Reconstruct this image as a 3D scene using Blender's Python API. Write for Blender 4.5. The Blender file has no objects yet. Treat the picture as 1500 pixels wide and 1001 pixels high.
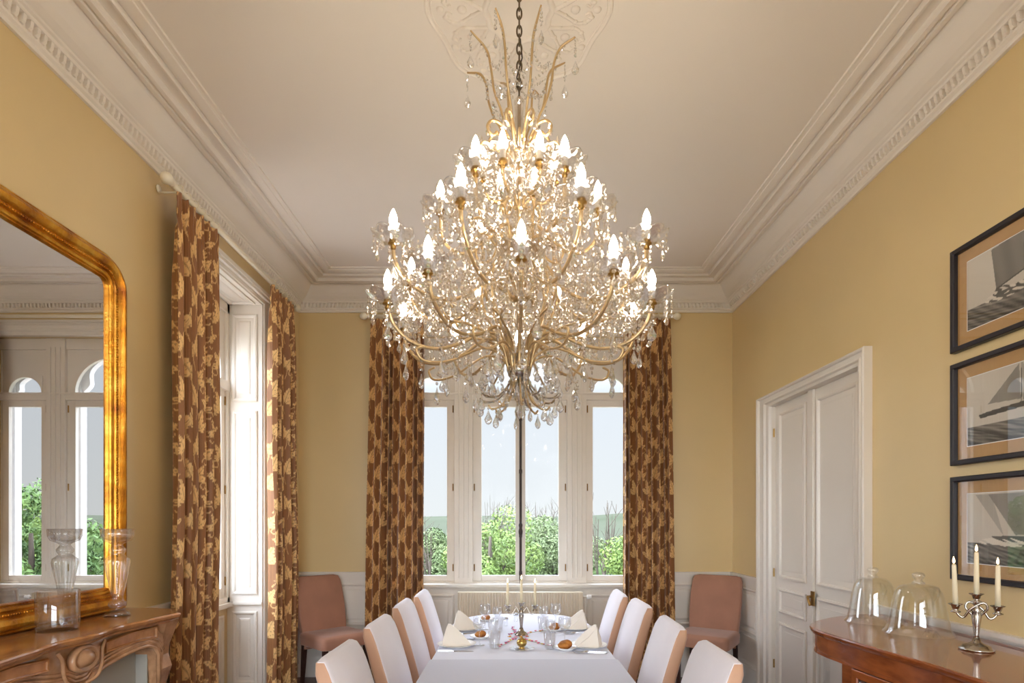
import bpy, bmesh, math, random
import numpy as np
from mathutils import Vector, Matrix, Quaternion
random.seed(7)
rng = np.random.default_rng(11)
PI = math.pi
sc = bpy.context.scene
COL = sc.collection

# ------------------------------------------------------------------ camera
EYE = 1.5
cam_data = bpy.data.cameras.new('camera')
cam_data.sensor_fit = 'HORIZONTAL'
cam_data.sensor_width = 36.0
cam_data.lens = 850 / 1500 * 36.0
cam_data.shift_x = 0.0
cam_data.shift_y = (765 - 500.5) / 1500
cam_data.clip_start = 0.02
cam_data.clip_end = 2000
cam = bpy.data.objects.new('camera', cam_data)
COL.objects.link(cam)
cam.location = (0, 0, EYE)
cam.rotation_euler = (PI / 2, 0, 0)
sc.camera = cam

# ------------------------------------------------------------------ view / world
sc.view_settings.view_transform = 'Standard'
sc.view_settings.look = 'None'
sc.view_settings.gamma = 1
sc.view_settings.use_curve_mapping = False
sc.view_settings.exposure = 0.33
sc.cycles.transparent_max_bounces = 40
sc.cycles.max_bounces = 12
sc.cycles.diffuse_bounces = 6
sc.cycles.glossy_bounces = 5
sc.cycles.transmission_bounces = 8
sc.cycles.sample_clamp_indirect = 5.0
sc.cycles.caustics_reflective = False
sc.cycles.caustics_refractive = False
sc.cycles.blur_glossy = 0.5
sc.cycles.use_denoising = True

SKY_SIDE, SKY_REAR = 8.5, 8.0
BULB_STRENGTH = 83.0
world = bpy.data.worlds.new('sky')
sc.world = world
world.use_nodes = True
wn = world.node_tree
wn.nodes.clear()
w_out = wn.nodes.new('ShaderNodeOutputWorld')
w_bg = wn.nodes.new('ShaderNodeBackground')
w_tc = wn.nodes.new('ShaderNodeTexCoord')
w_sep = wn.nodes.new('ShaderNodeSeparateXYZ')
w_cr = wn.nodes.new('ShaderNodeValToRGB')
w_st = wn.nodes.new('ShaderNodeMapRange')            # overcast: much brighter overhead than at the horizon
w_st.interpolation_type = 'SMOOTHSTEP'
w_st.inputs['From Min'].default_value = 0.20
w_st.inputs['From Max'].default_value = 0.60
w_st.inputs['To Min'].default_value = 0.80
w_st.inputs['To Max'].default_value = 11.0
w_cr.color_ramp.elements[0].position = 0.0
w_cr.color_ramp.elements[0].color = (0.86, 0.91, 0.93, 1)
w_cr.color_ramp.elements[1].position = 0.5
w_cr.color_ramp.elements[1].color = (0.74, 0.84, 1.0, 1)
wn.links.new(w_tc.outputs['Generated'], w_sep.inputs[0])
wn.links.new(w_sep.outputs['Z'], w_cr.inputs[0])
wn.links.new(w_sep.outputs['Z'], w_st.inputs['Value'])
wn.links.new(w_cr.outputs[0], w_bg.inputs['Color'])
def w_lobe(sock, sign, lo, hi, top):
    m = wn.nodes.new('ShaderNodeMath'); m.operation = 'MULTIPLY'; m.inputs[1].default_value = sign
    wn.links.new(sock, m.inputs[0])
    r = wn.nodes.new('ShaderNodeMapRange'); r.interpolation_type = 'SMOOTHSTEP'
    r.inputs['From Min'].default_value = lo; r.inputs['From Max'].default_value = hi
    r.inputs['To Min'].default_value = 0.0; r.inputs['To Max'].default_value = top
    wn.links.new(m.outputs[0], r.inputs['Value'])
    return r.outputs[0]
w_a = wn.nodes.new('ShaderNodeMath'); w_a.operation = 'ADD'
w_b = wn.nodes.new('ShaderNodeMath'); w_b.operation = 'ADD'
wn.links.new(w_st.outputs[0], w_a.inputs[0])
wn.links.new(w_lobe(w_sep.outputs['X'], -1, 0.66, 0.95, SKY_SIDE), w_a.inputs[1])    # added sky glow on the left, out of view, for fill
wn.links.new(w_a.outputs[0], w_b.inputs[0])
wn.links.new(w_lobe(w_sep.outputs['Y'], -1, 0.35, 0.85, SKY_REAR), w_b.inputs[1])    # second added glow, behind the camera, to fill the far walls
wn.links.new(w_b.outputs[0], w_bg.inputs['Strength'])
wn.links.new(w_bg.outputs[0], w_out.inputs[0])

# ------------------------------------------------------------------ helpers
def srgb(r, g, b):
    f = lambda c: (c / 255 / 12.92) if c / 255 <= 0.04045 else ((c / 255 + 0.055) / 1.055) ** 2.4
    return (f(r), f(g), f(b), 1)

def mat(name, color, rough=0.5, metal=0.0, noise=0.0, nscale=8.0, bump=0.0, bscale=60.0, sheen=0.0,
        coat=0.0, spec=0.5, stretch=None, color2=None, attr=None, emit=None, estr=0.0, detail=4.0, trans=0.0, crough=0.06, srough=0.4, stint=None):
    m = bpy.data.materials.new(name)
    m.use_nodes = True
    nt = m.node_tree
    b = nt.nodes['Principled BSDF']
    b.inputs['Roughness'].default_value = rough
    b.inputs['Metallic'].default_value = metal
    b.inputs['Specular IOR Level'].default_value = spec
    b.inputs['Coat Weight'].default_value = coat
    b.inputs['Coat Roughness'].default_value = crough
    if sheen:
        b.inputs['Sheen Weight'].default_value = sheen
        b.inputs['Sheen Roughness'].default_value = srough
        if stint: b.inputs['Sheen Tint'].default_value = stint
    if trans:
        b.inputs['Transmission Weight'].default_value = trans
    tc = nt.nodes.new('ShaderNodeTexCoord')
    mp = nt.nodes.new('ShaderNodeMapping')
    nt.links.new(tc.outputs['Object'], mp.inputs[0])
    if stretch:
        mp.inputs['Scale'].default_value = stretch
    b.inputs['Base Color'].default_value = color
    if attr:
        a = nt.nodes.new('ShaderNodeAttribute')
        a.attribute_name = attr
        nt.links.new(a.outputs['Color'], b.inputs['Base Color'])
    elif noise or color2:
        n = nt.nodes.new('ShaderNodeTexNoise')
        n.inputs['Scale'].default_value = nscale
        n.inputs['Detail'].default_value = detail
        nt.links.new(mp.outputs[0], n.inputs['Vector'])
        r = nt.nodes.new('ShaderNodeValToRGB')
        r.color_ramp.elements[0].position = 0.32
        r.color_ramp.elements[1].position = 0.68
        c2 = color2 or tuple(min(1, c * (1 + noise)) for c in color[:3]) + (1,)
        c1 = color if color2 else tuple(c * (1 - noise) for c in color[:3]) + (1,)
        r.color_ramp.elements[0].color = c1
        r.color_ramp.elements[1].color = c2
        nt.links.new(n.outputs['Fac'], r.inputs[0])
        nt.links.new(r.outputs[0], b.inputs['Base Color'])
    if bump:
        n2 = nt.nodes.new('ShaderNodeTexNoise')
        n2.inputs['Scale'].default_value = bscale
        nt.links.new(mp.outputs[0], n2.inputs['Vector'])
        bp = nt.nodes.new('ShaderNodeBump')
        bp.inputs['Strength'].default_value = bump
        bp.inputs['Distance'].default_value = 0.01
        nt.links.new(n2.outputs['Fac'], bp.inputs['Height'])
        nt.links.new(bp.outputs[0], b.inputs['Normal'])
    if emit:
        b.inputs['Emission Color'].default_value = emit
        b.inputs['Emission Strength'].default_value = estr
    return m

def thin_glass(name, tint=(1, 1, 1, 1), base=0.02, rough=0.0, ior=1.45, refr=0.0, gtint=(1, 1, 1, 1)):
    """clear sheet glass: see-through with a Fresnel reflection, optionally some refraction"""
    m = bpy.data.materials.new(name)
    m.use_nodes = True
    nt = m.node_tree
    nt.nodes.clear()
    out = nt.nodes.new('ShaderNodeOutputMaterial')
    tr = nt.nodes.new('ShaderNodeBsdfTransparent')
    tr.inputs[0].default_value = tint
    gl = nt.nodes.new('ShaderNodeBsdfGlossy')
    gl.inputs['Roughness'].default_value = rough
    gl.inputs['Color'].default_value = gtint
    fr = nt.nodes.new('ShaderNodeFresnel')
    fr.inputs[0].default_value = ior
    ge = nt.nodes.new('ShaderNodeNewGeometry')
    im = nt.nodes.new('ShaderNodeMapRange')          # same reflection on both faces of the sheet
    im.inputs['To Min'].default_value = ior
    im.inputs['To Max'].default_value = 1 / ior
    nt.links.new(ge.outputs['Backfacing'], im.inputs['Value'])
    nt.links.new(im.outputs[0], fr.inputs[0])
    ad = nt.nodes.new('ShaderNodeMath')
    ad.operation = 'ADD'
    ad.use_clamp = True
    ad.inputs[1].default_value = base
    nt.links.new(fr.outputs[0], ad.inputs[0])
    src = tr
    if refr:
        rf = nt.nodes.new('ShaderNodeBsdfGlass')
        rf.inputs['IOR'].default_value = 1.5
        rf.inputs['Roughness'].default_value = 0.0
        mx = nt.nodes.new('ShaderNodeMixShader')
        mx.inputs[0].default_value = refr
        nt.links.new(tr.outputs[0], mx.inputs[1])
        nt.links.new(rf.outputs[0], mx.inputs[2])
        src = mx
    mix = nt.nodes.new('ShaderNodeMixShader')
    nt.links.new(ad.outputs[0], mix.inputs[0])
    nt.links.new(src.outputs[0], mix.inputs[1])
    nt.links.new(gl.outputs[0], mix.inputs[2])
    nt.links.new(mix.outputs[0], out.inputs[0])
    return m

class MB:
    """collects shapes; build() links them as ONE mesh object"""
    def __init__(s):
        s.v = []
        s.f = []
    def add(s, vs, fs):
        n = len(s.v)
        s.v.extend([tuple(map(float, p)) for p in vs])
        s.f.extend([tuple(i + n for i in f) for f in fs])
        return s
    def box(s, x0, x1, y0, y1, z0, z1):
        vs = [(x, y, z) for z in (z0, z1) for y in (y0, y1) for x in (x0, x1)]
        return s.add(vs, [(0, 2, 3, 1), (4, 5, 7, 6), (0, 1, 5, 4), (2, 6, 7, 3), (0, 4, 6, 2), (1, 3, 7, 5)])
    def loops(s, L, closed=True, cap=True, ring=False):
        """skin between loops of equal length; ring joins last to first"""
        n = len(L[0])
        base = len(s.v)
        for l in L:
            s.v.extend([tuple(map(float, p)) for p in l])
        k = len(L)
        for a in range(k if ring else k - 1):
            b = (a + 1) % k
            for i in range(n if closed else n - 1):
                j = (i + 1) % n
                s.f.append((base + a * n + i, base + a * n + j, base + b * n + j, base + b * n + i))
        if cap and not ring and closed:
            s.f.append(tuple(base + i for i in reversed(range(n))))
            s.f.append(tuple(base + (k - 1) * n + i for i in range(n)))
        return s
    def lathe(s, prof, c=(0, 0, 0), n=24, scal=None, cap=True):
        """prof: list of (r, z); scal(angle, r, z) -> (r, z)"""
        L = []
        for r, z in prof:
            l = []
            for i in range(n):
                a = 2 * PI * i / n
                rr, zz = (scal(a, r, z) if scal else (r, z))
                l.append((c[0] + rr * math.cos(a), c[1] + rr * math.sin(a), c[2] + zz))
            L.append(l)
        return s.loops(L, cap=cap)
    def tube(s, pts, r, n=8, closed=False, cap=True):
        pts = [Vector(p) for p in pts]
        k = len(pts)
        rs = r if isinstance(r, (list, tuple)) else [r] * k
        T = []
        for i in range(k):
            if closed:
                t = pts[(i + 1) % k] - pts[i - 1]
            else:
                t = pts[min(i + 1, k - 1)] - pts[max(i - 1, 0)]
            if t.length < 1e-9:
                t = Vector((0, 0, 1))
            T.append(t.normalized())
        up = Vector((0, 0, 1)) if abs(T[0].z) < 0.9 else Vector((1, 0, 0))
        nrm = (up - T[0] * up.dot(T[0])).normalized()
        L = []
        for i in range(k):
            nrm = (nrm - T[i] * nrm.dot(T[i]))
            nrm = nrm.normalized() if nrm.length > 1e-6 else T[i].orthogonal().normalized()
            b = T[i].cross(nrm)
            L.append([pts[i] + (nrm * math.cos(2 * PI * j / n) + b * math.sin(2 * PI * j / n)) * rs[i] for j in range(n)])
        return s.loops(L, cap=cap and not closed, ring=closed)
    def prism(s, poly, z0, z1):
        return s.loops([[(x, y, z0) for x, y in poly], [(x, y, z1) for x, y in poly]])
    def frame(s, T, u0, u1, v0, v1, prof):
        """mitred rectangular moulding: prof (inset, height) from the outside in; T(u,v,n) -> point"""
        L = [[T(u0 + a, v0 + a, h), T(u1 - a, v0 + a, h), T(u1 - a, v1 - a, h), T(u0 + a, v1 - a, h)] for a, h in prof]
        return s.loops(L, cap=False)
    def ell(s, c, rx, ry, rz, n=12, m=8):
        L = []
        for i in range(m + 1):
            t = PI * i / m
            t = min(max(t, 0.02), PI - 0.02)
            L.append([(c[0] + rx * math.sin(t) * math.cos(2 * PI * j / n), c[1] + ry * math.sin(t) * math.sin(2 * PI * j / n), c[2] - rz * math.cos(t)) for j in range(n)])
        return s.loops(L)
    def xf(s, M, start=0):
        for i in range(start, len(s.v)):
            s.v[i] = tuple(M @ Vector(s.v[i]))
        return s
    def build(s, name, m, parent=None, smooth=False, bevel=0.0, angle=None, loc=None, subsurf=0, bseg=2):
        me = bpy.data.meshes.new(name)
        me.from_pydata(s.v, [], s.f)
        me.update()
        bm = bmesh.new()
        bm.from_mesh(me)
        bmesh.ops.recalc_face_normals(bm, faces=bm.faces)
        bm.to_mesh(me)
        bm.free()
        if smooth:
            me.polygons.foreach_set('use_smooth', [True] * len(me.polygons))
            if angle:
                me.set_sharp_from_angle(angle=math.radians(angle))
        o = bpy.data.objects.new(name, me)
        COL.objects.link(o)
        if m:
            me.materials.append(m)
        if parent:
            o.parent = parent
        if loc:
            o.location = loc
        if bevel:
            b = o.modifiers.new('bevel', 'BEVEL')
            b.width = bevel
            b.segments = bseg
            b.limit_method = 'ANGLE'
            b.angle_limit = math.radians(40)
        if subsurf:
            q = o.modifiers.new('sub', 'SUBSURF')
            q.levels = q.render_levels = subsurf
        return o

def tag(o, label=None, cat=None, group=None, kind=None):
    if label: o['label'] = label
    if cat: o['category'] = cat
    if group: o['group'] = group
    if kind: o['kind'] = kind
    return o

def struct(o, label=None):
    o['kind'] = 'structure'
    if label: o['label'] = label
    return o

def empty(name, loc=(0, 0, 0), rz=0.0):
    o = bpy.data.objects.new(name, None)
    COL.objects.link(o)
    o.location = loc
    o.rotation_euler.z = rz
    return o

def copy_tree(o, parent=None):
    c = o.copy()
    COL.objects.link(c)
    if parent:
        c.parent = parent
    for ch in [x for x in bpy.data.objects if x.parent is o]:
        copy_tree(ch, c)
    return c

def smooth_path(pts, k=8):
    """Catmull-Rom through the points"""
    P = [Vector(p) for p in pts]
    P = [P[0] * 2 - P[1]] + P + [P[-1] * 2 - P[-2]]
    out = []
    for i in range(1, len(P) - 2):
        for j in range(k):
            t = j / k
            p0, p1, p2, p3 = P[i - 1], P[i], P[i + 1], P[i + 2]
            out.append(0.5 * ((2 * p1) + (p2 - p0) * t + (2 * p0 - 5 * p1 + 4 * p2 - p3) * t * t + (3 * p1 - p0 - 3 * p2 + p3) * t ** 3))
    out.append(P[-2])
    return out

# ------------------------------------------------------------------ materials
M = {}
M['wall'] = mat('yellow wall paint', srgb(214, 189, 136), rough=0.40, spec=0.9, coat=0.5, crough=0.36, noise=0.03, nscale=1.5, bump=0.02, bscale=40)
M['plaster'] = mat('ceiling paint', srgb(232, 225, 216), rough=0.6, spec=0.25, noise=0.012, nscale=1.2)
M['trimw'] = mat('white gloss paint', srgb(228, 222, 213), rough=0.35, spec=0.4, noise=0.02, nscale=3)
M['doorw'] = mat('white door paint', srgb(226, 219, 210), rough=0.3, spec=0.6, noise=0.02, nscale=2)
M['floor'] = mat('dark parquet', srgb(96, 48, 34), rough=0.35, color2=srgb(62, 30, 22), nscale=9, stretch=(12, 1, 1))
M['stone'] = mat('pale stone', srgb(214, 214, 216), rough=0.8, noise=0.06, nscale=12)
M['glass'] = thin_glass('window glass', base=0.0, ior=1.09)
M['pglass'] = thin_glass('picture glass', base=0.05, rough=0.0)
M['vglass'] = thin_glass('heavy crystal', base=0.06, tint=(0.975, 0.98, 0.985, 1), refr=0.12, rough=0.02)
M['cglass'] = thin_glass('clear glass', base=0.035, tint=(0.98, 0.99, 0.988, 1))
M['tglass'] = thin_glass('tableware glass', base=0.06, tint=(0.965, 0.97, 0.975, 1), refr=0.05)
M['crystal'] = thin_glass('cut crystal', base=0.30, tint=(1, 1, 1, 1), refr=0.30, rough=0.08, ior=1.5, gtint=(1, 0.96, 0.90, 1))
M['crystal2'] = thin_glass('clear cut crystal', base=0.22, tint=(0.95, 0.96, 0.97, 1), refr=0.45, rough=0.05, ior=1.6)
M['bobglass'] = thin_glass('pressed glass saucer', base=0.22, tint=(1, 1, 1, 1), refr=0.10, rough=0.15)
M['gold'] = mat('champagne gilt metal', srgb(208, 180, 136), rough=0.3, metal=0.75)
M['brass'] = mat('aged brass', srgb(150, 118, 68), rough=0.35, metal=1.0, noise=0.2, nscale=30)
M['silver'] = mat('tarnished silver', srgb(176, 168, 158), rough=0.2, metal=1.0, noise=0.15, nscale=25)
M['steel'] = mat('polished cutlery steel', srgb(190, 190, 195), rough=0.18, metal=1.0)
M['giltball'] = mat('polished gilt', srgb(206, 176, 104), rough=0.15, metal=1.0)
M['chain'] = mat('bronze chain', srgb(112, 98, 78), rough=0.4, metal=0.9)
M['iron'] = mat('dark iron rod', srgb(62, 52, 48), rough=0.5, metal=0.6)
M['sleeve'] = mat('candle sleeve', srgb(244, 238, 226), rough=0.5)
M['bulb'] = mat('lit bulb', (1, 1, 1, 1), emit=(1.0, 0.86, 0.68, 1), estr=BULB_STRENGTH)
M['flame'] = mat('candle flame', (1, 1, 1, 1), emit=(1.0, 0.62, 0.28, 1), estr=9)
M['wax'] = mat('ivory wax', srgb(240, 228, 196), rough=0.45)
M['wick'] = mat('wick', srgb(40, 32, 28), rough=0.9)
M['frame'] = mat('black frame', srgb(30, 26, 34), rough=0.4)
M['mount'] = mat('tan mount card', srgb(182, 142, 88), rough=0.8, noise=0.04, nscale=30)
M['photo'] = mat('photographic print', (1, 1, 1, 1), rough=0.7, attr='col')
M['cherry'] = mat('polished cherry', srgb(158, 86, 42), rough=0.2, color2=srgb(128, 64, 30), nscale=5, stretch=(14, 1.2, 6), coat=0.6)
M['cherryd'] = mat('cherry carcass', srgb(134, 66, 30), rough=0.3, color2=srgb(108, 50, 22), nscale=6, stretch=(4, 4, 1), coat=0.3)
M['dark'] = mat('cabinet interior', srgb(58, 44, 34), rough=0.7)
M['marble'] = mat('rose brown marble', srgb(206, 160, 120), rough=0.22, color2=srgb(156, 114, 82), nscale=14, detail=8, coat=0.25)
M['marbletop'] = mat('polished brown marble', srgb(200, 142, 90), rough=0.16, color2=srgb(166, 112, 70), nscale=18, detail=8, coat=0.4)
M['hearth'] = mat('painted fire board', srgb(170, 168, 160), rough=0.7)
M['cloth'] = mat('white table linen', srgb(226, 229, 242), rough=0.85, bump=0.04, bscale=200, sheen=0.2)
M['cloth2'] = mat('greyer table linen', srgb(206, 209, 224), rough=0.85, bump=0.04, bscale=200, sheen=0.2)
M['napkin'] = mat('cream napkin', srgb(244, 238, 228), rough=0.85, sheen=0.3)
M['china'] = mat('white porcelain', srgb(244, 243, 240), rough=0.15, spec=0.6)
M['bread'] = mat('bread crust', srgb(206, 138, 62), rough=0.7, color2=srgb(132, 72, 26), nscale=22, bump=0.3, bscale=50)
M['crumb'] = mat('bread crumb', srgb(220, 178, 118), rough=0.9, bump=0.4, bscale=120)
M['lit_face'] = mat('velvet with painted daylight', srgb(232, 226, 230), rough=0.85, noise=0.02, nscale=5, sheen=0.4)  # peach velvet whitened by window light, painted as a paler colour
M['suede'] = mat('dusty rose suede', srgb(166, 120, 98), rough=0.85, noise=0.08, nscale=5, sheen=0.35)
M['velvet'] = mat('pale peach velvet', srgb(206, 164, 136), rough=0.8, noise=0.03, nscale=5, sheen=1.0, srough=0.28, stint=(0.92, 0.95, 1.0, 1))
M['legwood'] = mat('dark wood leg', srgb(52, 28, 20), rough=0.4)
M['curtain'] = mat('brown damask', (1, 1, 1, 1), rough=0.55, attr='col', sheen=0.3, spec=0.5)
M['lining'] = mat('curtain lining', srgb(120, 110, 104), rough=0.9)
M['pole'] = mat('ivory pole', srgb(236, 228, 208), rough=0.3)
M['radiator'] = mat('cream radiator enamel', srgb(226, 214, 192), rough=0.35)
M['leaf'] = mat('fresh leaves', srgb(106, 122, 62), rough=0.6, color2=srgb(76, 96, 52), nscale=1.3, spec=0.15)
M['gravel'] = mat('pale gravel', srgb(206, 190, 176), rough=0.9, noise=0.08, nscale=3, spec=0.0)
M['leaf2'] = mat('olive leaves', srgb(100, 110, 74), rough=0.6, color2=srgb(76, 90, 58), nscale=1.3, spec=0.15)
M['leaf3'] = mat('deep green leaves', srgb(66, 88, 52), rough=0.6, color2=srgb(90, 112, 64), nscale=1.3, spec=0.15)
M['bark'] = mat('bark', srgb(74, 66, 58), rough=0.9, spec=0.15)
M['field'] = mat('grass land', srgb(62, 74, 44), rough=0.9, color2=srgb(50, 62, 40), nscale=0.05, spec=0.0)
M['hill'] = mat('hazy wooded hill', srgb(70, 72, 62), rough=0.9, color2=srgb(58, 62, 50), nscale=0.02, spec=0.0)
M['mirror'] = mat('mirror silvering', srgb(214, 212, 210), rough=0.0, metal=1.0)

def gilt():
    m = mat('worn gilding', srgb(206, 142, 42), rough=0.3, metal=0.75)
    nt = m.node_tree
    b = nt.nodes['Principled BSDF']
    tc = nt.nodes.new('ShaderNodeTexCoord')
    n = nt.nodes.new('ShaderNodeTexNoise')
    n.inputs['Scale'].default_value = 9
    n.inputs['Detail'].default_value = 8
    nt.links.new(tc.outputs['Object'], n.inputs['Vector'])
    r = nt.nodes.new('ShaderNodeValToRGB')
    e = r.color_ramp.elements
    e[0].position = 0.30; e[0].color = srgb(140, 78, 30)
    e[1].position = 0.70; e[1].color = srgb(228, 178, 78)
    x = e.new(0.50); x.color = srgb(206, 138, 36)
    nt.links.new(n.outputs['Fac'], r.inputs[0])
    nt.links.new(r.outputs[0], b.inputs['Base Color'])
    n2 = nt.nodes.new('ShaderNodeTexNoise')
    n2.inputs['Scale'].default_value = 90
    nt.links.new(tc.outputs['Object'], n2.inputs['Vector'])
    bp = nt.nodes.new('ShaderNodeBump')
    bp.inputs['Strength'].default_value = 0.25
    bp.inputs['Distance'].default_value = 0.01
    nt.links.new(n2.outputs['Fac'], bp.inputs['Height'])
    nt.links.new(bp.outputs[0], b.inputs['Normal'])
    return m
M['gilt'] = gilt()
# ------------------------------------------------------------------ room shell
XL, XR, YB, YF, CE = -2.07, 2.14, 5.63, -2.6, 3.78
TL, TB = 0.40, 0.22
WL = (3.74, 4.82, 0.0, 3.31)            # left window recess: y0, y1, z0, z1
WL_FILL = (-1.55, -0.45, 0.0, 3.31)         # added unseen window behind the photographer, lets in fill light
WB = (-1.04, 1.20, 0.872, 3.31)         # back window opening: x0, x1, z0, z1
DR = (3.555, 4.79, 0.0, 2.47)           # door leaf area on the right wall

b = MB(); b.box(XL - TL, XR + 0.3, YF - 0.3, YB + TB, -0.25, 0)
struct(b.build('floor', M['floor']), 'dark reddish wooden floor of the dining room')
b = MB(); b.box(XL - TL, XR + 0.3, YF - 0.3, YB + TB, CE, CE + 0.25)
struct(b.build('ceiling', M['plaster']), 'plain off-white plaster ceiling')
b = MB()
for y0, y1 in ((YF - 0.3, WL_FILL[0]), (WL_FILL[1], WL[0]), (WL[1], YB)):
    b.box(XL - TL, XL, y0, y1, 0, CE)
for w in (WL, WL_FILL):
    b.box(XL - TL, XL, w[0], w[1], w[3], CE)
    b.box(XL - TL, XL - 0.29, w[0], w[1], 0, 0.80)
struct(b.build('wall_left', M['wall']), 'warm yellow left wall with the mirror')
b = MB()
b.box(XL - TL, WB[0], YB, YB + TB, 0, CE); b.box(WB[1], XR, YB, YB + TB, 0, CE)
b.box(WB[0], WB[1], YB, YB + TB, WB[3], CE); b.box(WB[0], WB[1], YB, YB + TB, 0, WB[2])
struct(b.build('wall_back', M['wall']), 'warm yellow back wall around the triple window')
b = MB()
b.box(XR, XR + 0.3, YF - 0.3, DR[0], 0, CE); b.box(XR, XR + 0.3, DR[1], YB + TB, 0, CE)
b.box(XR, XR + 0.3, DR[0], DR[1], DR[3], CE); b.box(XR + 0.12, XR + 0.3, DR[0], DR[1], 0, DR[3])
struct(b.build('wall_right', M['wall']), 'warm yellow right wall with the double door')
b = MB(); b.box(XL, -1.35, YF - 0.3, YF, 0, CE); b.box(1.35, XR, YF - 0.3, YF, 0, CE)
b.box(-1.35, 1.35, YF - 0.3, YF, 3.25, CE); b.box(-1.35, 1.35, YF - 0.3, YF, 0, 0.30)
struct(b.build('wall_front', M['wall']), 'yellow wall behind the photographer')

# ---- cornice: (distance from the wall, height above the eye)
PROF = [(0.0, 2.03), (0.016, 2.03), (0.020, 2.038), (0.020, 2.046), (0.034, 2.055), (0.036, 2.062), (0.034, 2.066), (0.034, 2.103),
        (0.058, 2.106), (0.062, 2.112), (0.062, 2.120), (0.074, 2.124), (0.078, 2.132), (0.088, 2.136), (0.112, 2.150), (0.136, 2.172), (0.158, 2.198),
        (0.176, 2.222), (0.190, 2.236), (0.200, 2.240), (0.203, 2.226), (0.226, 2.226), (0.229, 2.236), (0.240, 2.238), (0.243, 2.228), (0.250, 2.224),
        (0.270, 2.226), (0.280, 2.238), (0.284, 2.250), (0.294, 2.252), (0.330, 2.254), (0.333, 2.244), (0.346, 2.243), (0.352, 2.250), (0.355, 2.266),
        (0.364, 2.268), (0.368, 2.256), (0.384, 2.256), (0.420, 2.262), (0.424, 2.268), (0.436, 2.270), (0.450, 2.270), (0.453, 2.279), (0.453, 2.285), (0.0, 2.285)]
def cornice(n, A, B, label, dent):
    """A,B: corner points with inward diagonal directions"""
    b = MB()
    la = [(A[0] + p * A[2], A[1] + p * A[3], EYE + z) for p, z in PROF]
    lb = [(B[0] + p * B[2], B[1] + p * B[3], EYE + z) for p, z in PROF]
    b.loops([la, lb])
    if dent:
        d = Vector((B[0] - A[0], B[1] - A[1], 0)); L = d.length; d.normalize()
        nx, ny = ((A[2] if abs(d.y) > .5 else 0), (A[3] if abs(d.x) > .5 else 0))
        k = int((L - 0.12) / 0.036)
        for i in range(k):
            s0 = 0.06 + i * 0.036
            q = []
            for z, p1 in ((2.067, 0.044), (2.076, 0.053), (2.104, 0.057)):
                for s_, p in ((s0, 0.030), (s0 + 0.019, 0.030), (s0 + 0.017, p1), (s0 + 0.002, p1)):
                    q.append((A[0] + d.x * s_ + nx * p, A[1] + d.y * s_ + ny * p, EYE + z))
            b.add(q, [(3, 2, 1, 0), (0, 1, 5, 4), (1, 2, 6, 5), (2, 3, 7, 6), (3, 0, 4, 7), (4, 5, 9, 8), (5, 6, 10, 9), (6, 7, 11, 10), (7, 4, 8, 11), (8, 9, 10, 11)])
    return struct(b.build('trim_%d' % n, M['plaster']), label)
cBL, cBR, cFR, cFL = (XL, YB, 1, -1), (XR, YB, -1, -1), (XR, YF, -1, 1), (XL, YF, 1, 1)
cornice(1, cFL, cBL, 'wide moulded cornice with small dentils above the left wall', True)
cornice(2, cBL, cBR, 'wide moulded cornice with small dentils above the back wall', True)
cornice(3, cBR, cFR, 'wide moulded cornice with small dentils above the right wall', True)
cornice(4, cFR, cFL, 'cornice above the wall behind the photographer', False)

# ---- wainscot (trim) : T maps (u, v, n) onto a wall
TLf = lambda u, v, n: (XL + n, u, v)
TRt = lambda u, v, n: (XR - n, u, v)
TBk = lambda u, v, n: (u, YB - n, v)
PANEL = [(0, 0.0), (0, 0.010), (0.012, 0.014), (0.022, 0.010), (0.030, 0.002), (0.055, 0.001), (0.062, 0.006), (0.075, 0.009)]
def panel(b, T, u0, u1, v0, v1, base=0.0, prof=PANEL, fill=True):
    pr = [(a, base + h) for a, h in prof]
    b.frame(T, u0, u1, v0, v1, pr)
    if fill:
        a, h = pr[-1]
        b.add([T(u0 + a, v0 + a, h), T(u1 - a, v0 + a, h), T(u1 - a, v1 - a, h), T(u0 + a, v1 - a, h)], [(0, 1, 2, 3)])
def slab(b, T, u0, u1, v0, v1, n0, n1):
    b.add([T(u, v, n) for n in (n0, n1) for v in (v0, v1) for u in (u0, u1)],
          [(0, 2, 3, 1), (4, 5, 7, 6), (0, 1, 5, 4), (2, 6, 7, 3), (0, 4, 6, 2), (1, 3, 7, 5)])
def wainscot(n, T, u0, u1, label, top=1.017, cuts=1, low=True):
    b = MB()
    slab(b, T, u0, u1, 0.13, top - 0.02, 0, 0.012)
    for v0, v1, h in ((top - 0.022, top, 0.036), (top - 0.034, top - 0.022, 0.026), (top - 0.075, top - 0.034, 0.017)):
        slab(b, T, u0, u1, v0, v1, 0, h)
    w = (u1 - u0) / cuts
    for i in range(cuts):
        a, c = u0 + i * w + 0.05, u0 + (i + 1) * w - 0.05
        if c - a > 0.2:
            if low:
                panel(b, T, a, c, 0.50, top - 0.11, 0.012)
            else:
                panel(b, T, a, c, 0.19, top - 0.11, 0.012)
    slab(b, T, u0, u1, 0.445, 0.475, 0.012, 0.024); slab(b, T, u0, u1, 0.425, 0.445, 0.012, 0.018)
    return struct(b.build('trim_%d' % n, M['trimw']), label)
wainscot(5, TLf, WL_FILL[1] + 0.1, 1.5, 'white panelled dado left of the fireplace')
wainscot(6, TLf, 2.92, WL[0] - 0.10, 'white panelled dado between fireplace and side window')
wainscot(7, TLf, WL[1] + 0.09, YB, 'white panelled dado in the back left corner')
wainscot(8, TBk, XL, WB[0] - 0.02, 'white panelled dado left of the back window')
wainscot(9, TBk, WB[1] + 0.02, XR, 'white panelled dado right of the back window')
wainscot(10, TRt, DR[1] + 0.18, YB, 'white panelled dado between door and back corner')
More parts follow.
